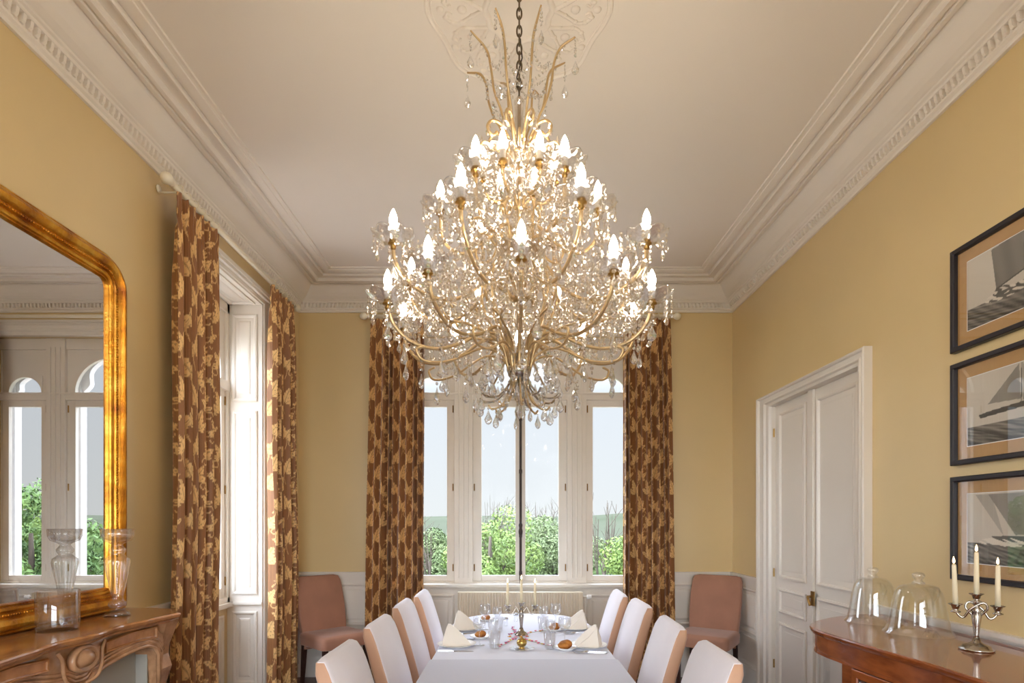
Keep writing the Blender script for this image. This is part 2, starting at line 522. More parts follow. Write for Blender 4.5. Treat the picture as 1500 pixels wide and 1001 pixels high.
wainscot(11, TRt, 0.2, DR[0] - 0.12, 'white panelled dado behind the display cabinet', cuts=4)
for nm, T, u0, u1 in (('baseboard_left', TLf, 2.92, WL[0] - 0.1), ('baseboard_back', TBk, XL, XR), ('baseboard_right', TRt, DR[1] + 0.18, YB), ('baseboard_right_front', TRt, YF, DR[0] - 0.12)):
    b = MB()
    slab(b, T, u0, u1, 0, 0.20, 0, 0.024); slab(b, T, u0, u1, 0.20, 0.225, 0, 0.018); slab(b, T, u0, u1, 0.225, 0.24, 0, 0.014)
    struct(b.build(nm, M['trimw']))
# dado under the back window
b = MB()
slab(b, TBk, WB[0] - 0.02, WB[1] + 0.02, 0.13, 0.875, 0, 0.010)
for u0, u1 in ((-0.98, -0.56), (-0.50, 0.66), (0.72, 1.14)):
    panel(b, TBk, u0, u1, 0.2, 0.80, 0.010)
slab(b, TBk, WB[0] - 0.03, WB[1] + 0.03, 0.872, 0.898, -0.13, 0.05)
slab(b, TBk, WB[0] - 0.03, WB[1] + 0.03, 0.855, 0.872, 0, 0.03)
struct(b.build('trim_12', M['trimw'], bevel=0.003), 'white sill and panels below the back window')

# ---- casings
CAS = [(0, 0), (0, 0.036), (0.012, 0.040), (0.022, 0.036), (0.030, 0.026), (0.060, 0.024), (0.068, 0.030), (0.080, 0.030), (0.090, 0.018), (0.118, 0.016), (0.122, 0.0), (0.122, -0.03)]
def casing(b, T, u0, u1, v0, v1, prof):
    """three-sided: up, across, down; (u0,u1,v1) outer edge"""
    L = [[T(u0 + a, v0, h), T(u0 + a, v1 - a, h), T(u1 - a, v1 - a, h), T(u1 - a, v0, h)] for a, h in prof]
    b.loops(L, closed=False, cap=False)
b = MB(); casing(b, TBk, WB[0] - 0.10, WB[1] + 0.10, 0.9, 3.43, CAS)
slab(b, TBk, WB[0] - 0.11, WB[1] + 0.11, 3.425, 3.445, 0, 0.055)
struct(b.build('trim_13', M['trimw']), 'white casing around the back window')
def side_casing(n, W, label):
    b = MB()
    pr = [(0, 0), (0, 0.03), (0.012, 0.034), (0.02, 0.028), (0.045, 0.022), (0.06, 0.016), (0.06, -0.02)]
    casing(b, TLf, W[0] - 0.06, W[1] + 0.06, 0, W[3] + 0.06, pr)
    slab(b, TLf, W[0] - 0.075, W[1] + 0.075, 3.355, 3.385, 0, 0.06)
    slab(b, TLf, W[0] - 0.068, W[1] + 0.068, 3.335, 3.355, 0, 0.045)
    # panelled jambs and soffit
    TF = lambda u, v, h: (XL + u, W[1] - h, v)
    TN = lambda u, v, h: (XL + u, W[0] + h, v)
    TS = lambda u, v, h: (XL + u, v, W[3] - h)
    for T in (TF, TN):
        slab(b, T, -0.29, 0.0, 0, W[3], 0, 0.012)
        panel(b, T, -0.245, -0.04, 2.50, 3.22, 0.012); panel(b, T, -0.245, -0.04, 0.90, 2.42, 0.012); panel(b, T, -0.245, -0.04, 0.16, 0.76, 0.012)
        slab(b, T, -0.29, 0.0, 0.815, 0.835, 0.012, 0.026)
    slab(b, TS, -0.29, 0.0, W[0], W[1], 0, 0.012)
    panel(b, TS, -0.245, -0.04, W[0] + 0.05, W[1] - 0.05, 0.012)
    TA = lambda u, v, h: (XL - 0.29 + h, u, v)
    panel(b, TA, W[0] + 0.08, W[1] - 0.08, 0.16, 0.74, 0.0)
    slab(b, TA, W[0], W[1], 0.80, 0.835, -0.02, 0.05)
    return struct(b.build('trim_%d' % n, M['trimw']), label)
side_casing(14, WL, 'white panelled reveal and casing of the side window')
side_casing(15, WL_FILL, 'white casing of the added fill window behind the photographer')

# ---- windows
def arch_pts(cx, cz, rx, rz, n=20):
    return [(cx + rx * math.cos(PI - PI * i / n), cz + rz * math.sin(PI - PI * i / n)) for i in range(n + 1)]
def arch_fill(b, T, u0, u1, v0, v1, cx, cz, rx, rz, n0, n1, cusp=0.0, n=24):
    """solid between a rectangle (u0,u1,v0,v1) and a half-round opening that springs at cz (=v0)"""
    c1 = math.atan2(v1 - cz, u1 - cx); c2 = math.atan2(v1 - cz, u0 - cx)
    ts = sorted([PI * i / n for i in range(n + 1)] + [c1, c2], reverse=True)
    n = len(ts) - 1
    P = []; top = []
    for t in ts:
        k = 1 - cusp * abs(math.cos(2.5 * (t - PI / 2))) ** 6 if cusp else 1
        P.append((cx + rx * k * math.cos(t), cz + rz * k * math.sin(t)))
        if t >= c2: top.append((u0, cz + (cx - u0) * math.tan(PI - t) if t > c2 else v1))
        elif t <= c1: top.append((u1, cz + (u1 - cx) * math.tan(t)))
        else: top.append((cx + (v1 - cz) / math.tan(t), v1))
    q = []
    for nn in (n0, n1):
        q += [T(u, v, nn) for u, v in P] + [T(u, v, nn) for u, v in top]
    m = n + 1; f = []
    for i in range(n):
        f += [(i, i + 1, m + i + 1, m + i), (2 * m + i, 3 * m + i, 3 * m + i + 1, 2 * m + i + 1),
              (i, 2 * m + i, 2 * m + i + 1, i + 1), (m + i, m + i + 1, 3 * m + i + 1, 3 * m + i)]
    b.add(q, f)
    slab(b, T, u0, P[0][0], cz - 0.001, cz, n0, n1); slab(b, T, P[-1][0], u1, cz - 0.001, cz, n0, n1)
def arch_pane(b, T, cx, cz, rx, rz, nn, n=20):
    p = arch_pts(cx, cz, rx, rz, n)
    b.add([T(u, v, nn - 0.002) for u, v in p] + [T(u, v, nn + 0.002) for u, v in p],
          [tuple(range(n + 1)), tuple(range(2 * n + 1, n, -1))] + [(i, i + 1, n + 2 + i, n + 1 + i) for i in range(n)] + [(n, 0, n + 1, 2 * n + 1)])
SP = [(0, 0.0), (0, 0.016), (0.016, 0.018), (0.022, 0.010), (0.028, -0.004)]
def sash(parent, T, u0, u1, v0, v1, g, n0=-0.02, n1=0.02, hinge=None):
    """casement with four members around the pane; g=(gu0,gu1,gv0,gv1)"""
    b = MB()
    slab(b, T, u0, g[0], v0, v1, n0, n1); slab(b, T, g[1], u1, v0, v1, n0, n1)
    slab(b, T, g[0], g[1], v0, g[2], n0, n1); slab(b, T, g[0], g[1], g[3], v1, n0, n1)
    o = b.build('sash', M['trimw'], parent, bevel=0.003)
    p = MB(); slab(p, T, g[0], g[1], g[2], g[3], -0.004, 0.0)
    p.build('pane', M['glass'], o)
    if hinge is not None:
        h = MB()
        for z in (v0 + 0.10, (v0 + v1) / 2, v1 - 0.12):
            h.tube([T(hinge, z, n1 + 0.004), T(hinge, z + 0.07, n1 + 0.004)], 0.006, 8)
        h.build('hinge', M['brass'], o)
    return o
PX = 147.8
X_ = lambda px: (px - 750) / PX
YW = 5.75
TW = lambda u, v, n: (u, YW - n, v)
win = empty('window_1', (0, 0, 0)); struct(win, 'white triple window with arched tops in the back wall')
b = MB()
b.box(WB[0], X_(599), YW - 0.02, YW + 0.05, 0.89, WB[3]); b.box(X_(925), WB[1], YW - 0.02, YW + 0.05, 0.89, WB[3])
for p0, p1 in ((666, 693), (830, 858)):
    x0, x1 = X_(p0), X_(p1)
    b.box(x0, x1, YW - 0.05, YW + 0.09, 0.89, WB[3])
    for k in range(3):
        xx = x0 + (x1 - x0) * (k + 1) / 4
        b.box(xx - 0.007, xx + 0.007, YW - 0.060, YW - 0.05, 0.95, 3.22)
b.box(WB[0], WB[1], YW - 0.03, YW + 0.06, 3.20, WB[3])
b.box(WB[0], WB[1], YW - 0.035, YW + 0.06, 0.885, 0.915)
ZT0, ZT1 = 2.700, 2.775                                    # transom
b.box(WB[0], WB[1], YW - 0.045, YW + 0.05, ZT0, ZT1); b.box(WB[0], WB[1], YW - 0.058, YW - 0.045, ZT1 - 0.022, ZT1 - 0.004)
frm = b.build('window_frame', M['trimw'], win, bevel=0.004)
b = MB(); a2 = MB()
for c, x0, x1, rx, rz in ((X_(632.5), X_(599), X_(666), 0.160, 0.150), (X_(891.5), X_(858), X_(925), 0.160, 0.150), (X_(761.5), X_(693), X_(830), 0.385, 0.345)):
    arch_fill(b, TW, x0, x1, 2.78, 3.20, c, 2.78, rx, rz, -0.015, 0.015)
    arch_fill(b, TW, c - rx - 0.012, c + rx + 0.012, 2.78, 2.78 + rz + 0.014, c, 2.78, rx, rz, 0.012, 0.022)
    b.box(x0, x1, YW - 0.015, YW + 0.015, 2.77, 2.782)
    arch_pane(a2, TW, c, 2.782, rx, rz, 0.0)
b.build('arched_panel', M['trimw'], win); a2.build('arched_pane', M['glass'], win)
zb, zt, gb, gt = 0.915, 2.700, 0.972, 2.637
sash(win, TW, X_(599), X_(666), zb, zt, (X_(608), X_(655), gb, gt), hinge=X_(664))
sash(win, TW, X_(693), X_(761.6), zb, zt, (X_(705.5), X_(755), gb, gt), hinge=X_(695))
sash(win, TW, X_(762), X_(830), zb, zt, (X_(769.5), X_(818), gb, gt), hinge=X_(828))
sash(win, TW, X_(858), X_(925), zb, zt, (X_(868), X_(915.5), gb, gt), hinge=X_(860))
b = MB(); b.tube([(X_(762.5), YW - 0.045, 0.93), (X_(762.5), YW - 0.045, 2.66)], 0.012, 10)
for z in (0.98, 1.35, 1.98, 2.5):
    b.box(X_(762.5) - 0.016, X_(762.5) + 0.016, YW - 0.06, YW - 0.018, z, z + 0.035)
bolt = b.build('window_bolt', M['iron'], win)
b = MB(); b.lathe([(0.004, 0), (0.018, 0.02), (0.021, 0.05), (0.014, 0.08), (0.02, 0.11), (0.008, 0.14)], (X_(762.5), YW - 0.065, 1.36), 12)
b.tube([(X_(762.5), YW - 0.075, 0.93), (X_(762.5), YW - 0.085, 0.87)], [0.011, 0.006], 8)
b.build('handle', M['iron'], bolt, smooth=True)
# side window of the left wall and its added twin: two sashes each
for k, W in ((2, WL), (3, WL_FILL)):
    T = lambda u, v, n: (XL - 0.31 + n, u, v)
    w = empty('window_%d' % k); struct(w, 'tall white side window beside the fireplace' if k == 2 else 'added left-wall window behind the photographer, for fill light')
    c = (W[0] + W[1]) / 2
    b = MB()
    slab(b, T, W[0], W[0] + 0.05, 0.835, W[3], -0.03, 0.04); slab(b, T, W[1] - 0.05, W[1], 0.835, W[3], -0.03, 0.04)
    slab(b, T, W[0], W[1], 3.22, W[3], -0.03, 0.04); slab(b, T, W[0], W[1], 2.58, 2.66, -0.03, 0.045); slab(b, T, W[0], W[1], 0.83, 0.88, -0.03, 0.04)
    b.build('window_frame', M['trimw'], w, bevel=0.004)
    b = MB(); a2 = MB()
    for u0, u1 in ((W[0] + 0.05, c), (c, W[1] - 0.05)):
        cc = (u0 + u1) / 2
        arch_fill(b, T, u0, u1, 2.66, 3.22, cc, 2.66, 0.19, 0.42, -0.015, 0.015)
        arch_pane(a2, T, cc, 2.66, 0.19, 0.42, 0.0)
    b.build('arched_panel', M['trimw'], w); a2.build('arched_pane', M['glass'], w)
    sash(w, T, W[0] + 0.05, c - 0.002, 0.88, 2.58, (W[0] + 0.11, c - 0.06, 0.96, 2.52), hinge=W[0] + 0.055)
    sash(w, T, c + 0.002, W[1] - 0.05, 0.88, 2.58, (c + 0.06, W[1] - 0.11, 0.96, 2.52), hinge=W[1] - 0.055)
    b = MB(); b.tube([T(c, 0.9, 0.05), T(c, 2.5, 0.05)], 0.009, 8)
    b.build('window_bolt', M['iron'], w)
# unseen broad window added behind the photographer for daylight fill
TFw = lambda u, v, n: (u, YF - 0.15 + n, v)
w = empty('window_4'); struct(w, 'broad white window added behind the photographer for daylight fill')
b = MB()
for u in (-1.35, -0.47, 0.41, 1.29): slab(b, TFw, u, u + 0.06, 0.30, 3.25, -0.03, 0.03)
for v in (0.30, 2.45, 3.19): slab(b, TFw, -1.35, 1.35, v, v + 0.06, -0.03, 0.03)
b.build('window_frame', M['trimw'], w)
b = MB(); slab(b, TFw, -1.32, 1.32, 0.33, 3.22, -0.002, 0.002); b.build('pane', M['glass'], w)
# outer stone tracery
b = MB()
TS = lambda u, v, n: (u, 5.90 - n, v)
cc = [(X_(632.5), 0.195), (X_(761.5), 0.41), (X_(891.5), 0.195)]
edges = [-1.30, cc[0][0] - 0.195, cc[0][0] + 0.195, cc[1][0] - 0.41, cc[1][0] + 0.41, cc[2][0] - 0.195, cc[2][0] + 0.195, 1.45]
for i in (0, 2, 4, 6):
    slab(b, TS, edges[i], edges[i + 1], 0.80, 3.4, -0.02, 0.06)
for (c, r), (u0, u1) in zip(cc, ((edges[0] + .0, edges[3] - .02), (edges[3] - .02, edges[4] + .02), (edges[4] + .02, edges[7]))):
    arch_fill(b, TS, c - r, c + r, 2.78, 3.4, c, 2.78, r, r * 0.98, -0.01, 0.05, cusp=0.16, n=60)
slab(b, TS, -1.3, 1.45, 0.74, 0.86, -0.06, 0.05)
b.box(WB[0] - 0.01, WB[0] + 0.012, YW + 0.05, YB + TB + 0.02, 0.8, WB[3]); b.box(WB[1] - 0.012, WB[1] + 0.01, YW + 0.05, YB + TB + 0.02, 0.8, WB[3])
b.box(XL - TL - 0.03, XL - TL - 0.002, YF - 0.3, WL_FILL[0], -4, CE); b.box(XL - TL - 0.03, XL - TL - 0.002, WL_FILL[1], WL[0], -4, CE); b.box(XL - TL - 0.03, XL - TL - 0.002, WL[1], YB + TB, -4, CE)
for w in (WL, WL_FILL):
    for y in (w[0] + 0.006, w[1] - 0.006): b.box(XL - TL - 0.02, XL - 0.35, y - 0.008, y + 0.008, 0.75, WB[3])
struct(b.build('trim_16', M['stone']), 'pale stone mullions outside the back window')

# ---- door on the right wall
door = empty('door_1'); struct(door, 'white panelled double door in the right wall')
b = MB()
DC = [(0, 0), (0, 0.05), (0.014, 0.056), (0.028, 0.050), (0.036, 0.036), (0.080, 0.032), (0.090, 0.040), (0.104, 0.040), (0.118, 0.026), (0.150, 0.022), (0.156, 0.0), (0.156, -0.05)]
DCn = [(a * 0.72, h) for a, h in DC]
def casing2(b, T, u0, u1, v1, pr, sl, sr, st):
    L = [[T(u0 + a * sl, 0, h), T(u0 + a * sl, v1 - a * st, h), T(u1 - a * sr, v1 - a * st, h), T(u1 - a * sr, 0, h)] for a, h in pr]
    b.loops(L, closed=False, cap=False)
casing2(b, TRt, 3.445, 4.97, 2.546, DC, 0.73, 1.18, 0.60)
b.build('door_casing', M['doorw'], door)
YS = 4.205
def leaf(y0, y1, name):
    b = MB()
    slab(b, TRt, y0, y1, 0.005, 2.462, -0.075, -0.035)
    base = -0.035
    LP = [(0, 0.0), (0, 0.012), (0.014, 0.016), (0.024, 0.010), (0.032, -0.006), (0.040, -0.008), (0.062, -0.002), (0.066, 0.002)]
    for v0, v1 in ((1.045, 2.385), (0.765, 0.965), (0.15, 0.69)):
        panel(b, TRt, y0 + 0.075, y1 - 0.075, v0, v1, base, LP)
    return b.build(name, M['doorw'], door)
far_leaf = leaf(YS, DR[1] - 0.003, 'door_leaf'); near_leaf = leaf(DR[0] + 0.003, YS - 0.004, 'door_leaf')
b = MB(); slab(b, TRt, YS - 0.05, YS + 0.022, 0.005, 2.462, -0.035, -0.012)
b.build('astragal', M['doorw'], near_leaf, bevel=0.004)
b = MB(); slab(b, TRt, YS - 0.085, YS - 0.035, 0.90, 1.005, -0.012, -0.004)
b.build('handle_plate', M['brass'], near_leaf, bevel=0.003)
b = MB(); b.tube([TRt(YS - 0.045, 0.965, -0.01), TRt(YS - 0.045, 0.965, 0.02)], 0.009, 10)
b.tube(smooth_path([TRt(YS - 0.045, 0.965, 0.018), TRt(YS - 0.062, 0.962, 0.028), TRt(YS - 0.08, 0.935, 0.03), TRt(YS - 0.09, 0.905, 0.026)], 5), 0.0095, 10)
b.build('door_handle', M['brass'], near_leaf, smooth=True)
b = MB()
for z in (0.3, 1.05, 2.2):
    b.tube([TRt(DR[0] + 0.004, z, -0.02), TRt(DR[0] + 0.004, z + 0.07, -0.02)], 0.007, 8)
    b.tube([TRt(DR[1] - 0.004, z, -0.02), TRt(DR[1] - 0.004, z + 0.07, -0.02)], 0.007, 8)
b.build('hinge', M['brass'], door)
b = MB()
for y, z in ((DR[0] + 0.06, 1.22), (YS + 0.03, 1.98), (YS + 0.03, 0.5)):
    b.lathe([(0.012, 0), (0.012, 0.01), (0.004, 0.016)], (0, 0, 0), 10)
    q = MB()
b = MB(); slab(b, TRt, 4.995, 5.035, 1.11, 1.17, 0, 0.008)
o = b.build('light_switch', M['china'], bevel=0.002); tag(o, 'small white light switch on the yellow wall left of the door', 'switch')
# ------------------------------------------------------------------ curtains
def set_colors(o, cols):
    me = o.data
    ca = me.color_attributes.new('col', 'FLOAT_COLOR', 'POINT')
    a = np.ones((len(me.vertices), 4), dtype=np.float32)
    a[:, :3] = cols
    ca.data.foreach_set('color', a.ravel())

def lin(r, g, b):
    return np.array(srgb(r, g, b)[:3])
BROWN, BROWN2, LEAF, LEAF2 = lin(150, 100, 56), lin(130, 84, 46), lin(236, 194, 130), lin(214, 168, 104)

def leafshape(x, y):
    """serrated pointed leaf in the box |x|<1, 0<y<1; positive inside"""
    env = np.where(y < 0.35, np.sqrt(np.clip(y / 0.35, 0, 1)), np.clip((1 - y) / 0.65, 0, 1) ** 0.75)
    lob = 0.60 + 0.40 * np.abs(np.sin(PI * (y * 4.2 - np.abs(x) * 0.9)))
    ins = env * lob - np.abs(x)
    vein = (np.abs(x) < 0.07) | (np.abs(np.sin(PI * (y * 4.2 - np.abs(x) * 0.9))) < 0.14) & (np.abs(x) > 0.12)
    return np.where((y > 0) & (y < 1), ins, -1), vein

def damask(u, v):
    """u across the cloth, v up the cloth, metres -> colour"""
    W_, H_ = 0.26, 0.30
    n = len(u)
    m = np.zeros(n); m2 = np.zeros(n)
    for row in (0, 1):
        vv = (v + row * H_ * 0.5) / H_
        uu = (u + row * W_ * 0.5) / W_
        iu = np.floor(uu); iv = np.floor(vv)
        fu = (uu - iu - 0.5) * W_; fv = (vv - iv - 0.5) * H_
        flip = np.where((iv.astype(int) % 2) == 0, 1.0, -1.0) * (1 if row == 0 else -1)
        fu = fu * flip
        # main leaves fanning out of a stalk
        for ang, ln, wd, ox, oy in ((0.35, 0.135, 0.040, 0.0, -0.045), (1.05, 0.105, 0.030, 0.006, -0.055), (-0.55, 0.100, 0.030, -0.006, -0.05), (-1.35, 0.075, 0.024, -0.01, -0.06)):
            c, s = math.cos(ang), math.sin(ang)
            x = (fu - ox) * c - (fv - oy) * s
            y = (fu - ox) * s + (fv - oy) * c
            ins, vein = leafshape(x / wd, y / ln)
            m = np.where(ins > 0, np.where(vein, 0.35, 1.0), m)
        # curling tendril
        d = np.hypot(fu + 0.055, fv + 0.100)
        a = np.arctan2(fv + 0.100, fu + 0.055)
        rad = 0.010 + 0.004 * (a + PI)
        m = np.where((np.abs(d - rad) < 0.0035), 0.8, m)
        xs = 0.02 * np.sin(fv / H_ * 2 * PI)
        m = np.where((np.abs(fu - xs + 0.0) < 0.003) & (fv < -0.02), 0.7, m)
        d2 = np.hypot(fu - 0.075, fv - 0.085)
        m = np.where((d2 < 0.016) & (np.abs(np.sin(np.arctan2(fv - 0.085, fu - 0.075) * 2.5)) > 0.25), 0.85, m)
    strp = (np.floor(u / 0.004) % 2)
    base = BROWN[None, :] * (1 - strp[:, None]) + BROWN2[None, :] * strp[:, None]
    top = LEAF[None, :] * 0.75 + LEAF2[None, :] * 0.25
    return base * (1 - m[:, None]) + top * m[:, None]

def curtain(name, T, w_top, w_bot, z0, z1, folds, amp, seed, full=1.9, shift=0.0, gather=0.0):
    """T(s, d, z): s along the rod, d out of the wall"""
    r = np.random.default_rng(seed)
    NU, NV = 300, 420
    U = np.linspace(0, 1, NU); V = np.linspace(0, 1, NV)
    u, v = np.meshgrid(U, V)
    ph = r.uniform(0, 2 * PI, 6)
    warp = u + 0.018 * np.sin(2 * PI * 2.3 * u + ph[0]) + 0.012 * np.sin(2 * PI * 4.1 * u + ph[1] + 1.5 * v)
    dn = 1 - v                                           # 1 at the hem
    k = np.minimum(1, 0.45 + dn * 4)
    phase = 2 * PI * folds * warp + 0.35 * np.sin(2.6 * v * PI + ph[2]) * dn
    a = amp * k * (0.85 + 0.3 * np.sin(2 * PI * 1.7 * u + ph[3]))
    d = a * np.sin(phase) + 0.25 * a * np.sin(2 * phase + ph[4]) + 0.012 * np.sin(3 * v * PI + ph[5]) * dn
    head = np.clip((v - 0.965) / 0.035, 0, 1)
    d = d * (1 - 0.55 * np.exp(-((v - 0.962) / 0.010) ** 2)) + 0.006 * np.sin(4 * phase) * np.exp(-((v - 0.962) / 0.02) ** 2)
    wid = w_top + (w_bot - w_top) * dn ** 0.8
    s = (u - 0.5) * wid + shift * dn + 0.35 * a * np.cos(phase) * 0.6
    z = z0 + (z1 - z0) * v + 0.012 * np.abs(np.sin(phase / 2)) * head
    P = T(s.ravel(), d.ravel(), z.ravel())
    me = bpy.data.meshes.new(name)
    idx = np.arange(NU * NV).reshape(NV, NU)
    f = np.stack([idx[:-1, :-1], idx[:-1, 1:], idx[1:, 1:], idx[1:, :-1]], -1).reshape(-1, 4)
    me.vertices.add(NU * NV); me.vertices.foreach_set('co', np.stack(P, -1).astype(np.float32).ravel())
    me.loops.add(len(f) * 4); me.loops.foreach_set('vertex_index', f.ravel().astype(np.int32))
    me.polygons.add(len(f)); me.polygons.foreach_set('loop_start', np.arange(0, len(f) * 4, 4, dtype=np.int32))
    me.update(calc_edges=True); me.validate()
    me.polygons.foreach_set('use_smooth', [True] * len(f))
    o = bpy.data.objects.new('panel', me); COL.objects.link(o)
    me.materials.append(M['curtain'])
    set_colors(o, damask((u * w_top * full).ravel() + seed * 0.07, ((z1 - z0) * v).ravel()))
    so = o.modifiers.new('cloth', 'SOLIDIFY'); so.thickness = 0.004; so.offset = 0
    return o

Lc = lambda sgn, y: (lambda s, d, z: (XL + 0.125 + sgn * d, y + s, z))
Bc = lambda x: (lambda s, d, z: (x + s, YB - 0.125 - d, z))
ROD_L, ROD_B = 3.445, 3.455
specs = [('curtain_a', Lc(1, 3.60), 0.50, 0.50, 0.02, ROD_L - 0.035, 6, 0.042, 1, 0.0, 'golden-leaf brown curtain at the near end of the side window, beside the mirror'),
         ('curtain_b', Lc(1, 4.93), 0.52, 0.60, 0.02, ROD_L - 0.035, 6, 0.042, 2, 0.03, 'golden-leaf brown curtain at the far end of the side window, by the room corner'),
         ('curtain_c', Bc(-1.09), 0.50, 0.56, 0.02, ROD_B - 0.035, 9, 0.046, 3, -0.03, 'golden-leaf brown curtain at the back window beside the wall chair nearest the fireplace side'),
         ('curtain_d', Bc(1.28), 0.44, 0.50, 0.02, ROD_B - 0.035, 9, 0.044, 4, 0.02, 'golden-leaf brown curtain at the back window on the side of the white door')]
for nm, T, wt, wb, z0, z1, fo, am, seed, sh, lab in specs:
    mid = T(np.array([0.0]), np.array([0.0]), np.array([0.0]))
    e = empty('curtain', (0, 0, 0)); tag(e, lab, 'curtain', 'patterned curtains at the windows')
    o = curtain('panel', T, wt, wb, z0, z1, fo, am, seed, shift=sh, full=1.9 if fo < 8 else 2.3); o.parent = e
    for i in range(6):                                   # rings on the rod
        s = -wt / 2 + wt * (i + 0.5) / 6
        p = T(np.array([s]), np.array([0.0]), np.array([z1 + 0.035]))
        c = Vector((float(p[0][0]), float(p[1][0]), float(p[2][0])))
        b = MB(); side = 'curtain_a' == nm or nm == 'curtain_b'
        pts = [c + (Vector((math.cos(t), 0, math.sin(t))) if side else Vector((0, math.cos(t), math.sin(t)))) * 0.024 for t in [2 * PI * k / 20 for k in range(20)]]
        b.tube(pts, 0.0035, 6, closed=True)
        b.build('ring', M['pole'], e, smooth=True)
def rod(A, B, wallv, lab):
    e = empty('curtain_rod', (0, 0, 0)); tag(e, lab, 'curtain rod', 'white curtain rods')
    b = MB(); b.tube([A, B], 0.0165, 14); b.build('pole', M['pole'], e, smooth=True)
    d = (Vector(B) - Vector(A)).normalized()
    for p, s in ((Vector(A), -1), (Vector(B), 1)):
        b = MB(); b.lathe([(0.002, -0.034), (0.016, -0.032), (0.028, -0.02), (0.035, 0), (0.029, 0.019), (0.017, 0.031), (0.012, 0.037), (0.019, 0.043), (0.019, 0.055), (0.004, 0.056)], (0, 0, 0), 20)
        q = Vector((0, 0, 1)).rotation_difference(-d * s)
        b.xf(Matrix.Translation(p + d * s * 0.05) @ q.to_matrix().to_4x4())
        b.build('finial', M['pole'], e, smooth=True)
    for t in (0.03, 0.97):
        p = Vector(A).lerp(Vector(B), t); w = Vector(wallv)
        b = MB(); b.tube([p + Vector((0, 0, -0.02)), p + Vector((0, 0, -0.022)) + w * 0.107], 0.006, 8)
        b.tube([p + w * 0.106, p + w * 0.112], 0.022, 12)
        b.build('bracket', M['pole'], e, smooth=True)
rod((XL + 0.118, 3.33, ROD_L), (XL + 0.118, 5.22, ROD_L), (-1, 0, 0), 'ivory curtain rod with ball finials above the side window')
rod((-1.36, YB - 0.118, ROD_B), (1.52, YB - 0.118, ROD_B), (0, 1, 0), 'ivory curtain rod along the back wall behind the chandelier')

# ------------------------------------------------------------------ radiator
e = empty('radiator', (0.075, YB - 0.125, 0)); tag(e, 'cream ribbed panel radiator under the back window', 'radiator')
b = MB(); n = 44; wd = 1.17
L = []
top = [(-wd / 2, -0.02)]
for i in range(n):
    x = -wd / 2 + 0.01 + (wd - 0.02) * i / n; s = (wd - 0.02) / n
    top += [(x, -0.045), (x + s * 0.12, -0.058), (x + s * 0.5, -0.058), (x + s * 0.62, -0.045)]
top += [(wd / 2, -0.045), (wd / 2, 0.02), (-wd / 2, 0.02)]
b.loops([[(x, y, z) for x, y in top] for z in (0.20, 0.83)])
b.build('heating_panel', M['radiator'], e)
b = MB()
for s in (-1, 1):
    b.box(s * wd / 2 - 0.006 * (s > 0) - 0.0, s * wd / 2 + 0.006, -0.055, 0.03, 0.20, 0.835)
b.box(-wd / 2, wd / 2, -0.05, 0.03, 0.828, 0.838)
b.build('side_cover', M['radiator'], e)
b = MB(); b.tube([(wd / 2 + 0.03, -0.02, 0.0), (wd / 2 + 0.03, -0.02, 0.78)], 0.009, 10); b.tube([(wd / 2, -0.02, 0.79), (wd / 2 + 0.05, -0.02, 0.79)], 0.011, 10)
b.build('pipe', M['trimw'], e, smooth=True)
b = MB(); b.tube([(wd / 2 + 0.045, -0.02, 0.79), (wd / 2 + 0.055, -0.02, 0.79), (wd / 2 + 0.09, -0.02, 0.79)], [0.014, 0.022, 0.020], 14)
b.build('valve_knob', M['china'], e)
for s in (-0.4, 0.4):
    b = MB(); b.box(s - 0.02, s + 0.02, 0.02, 0.114, 0.3, 0.75)
    b.build('bracket', M['radiator'], e)

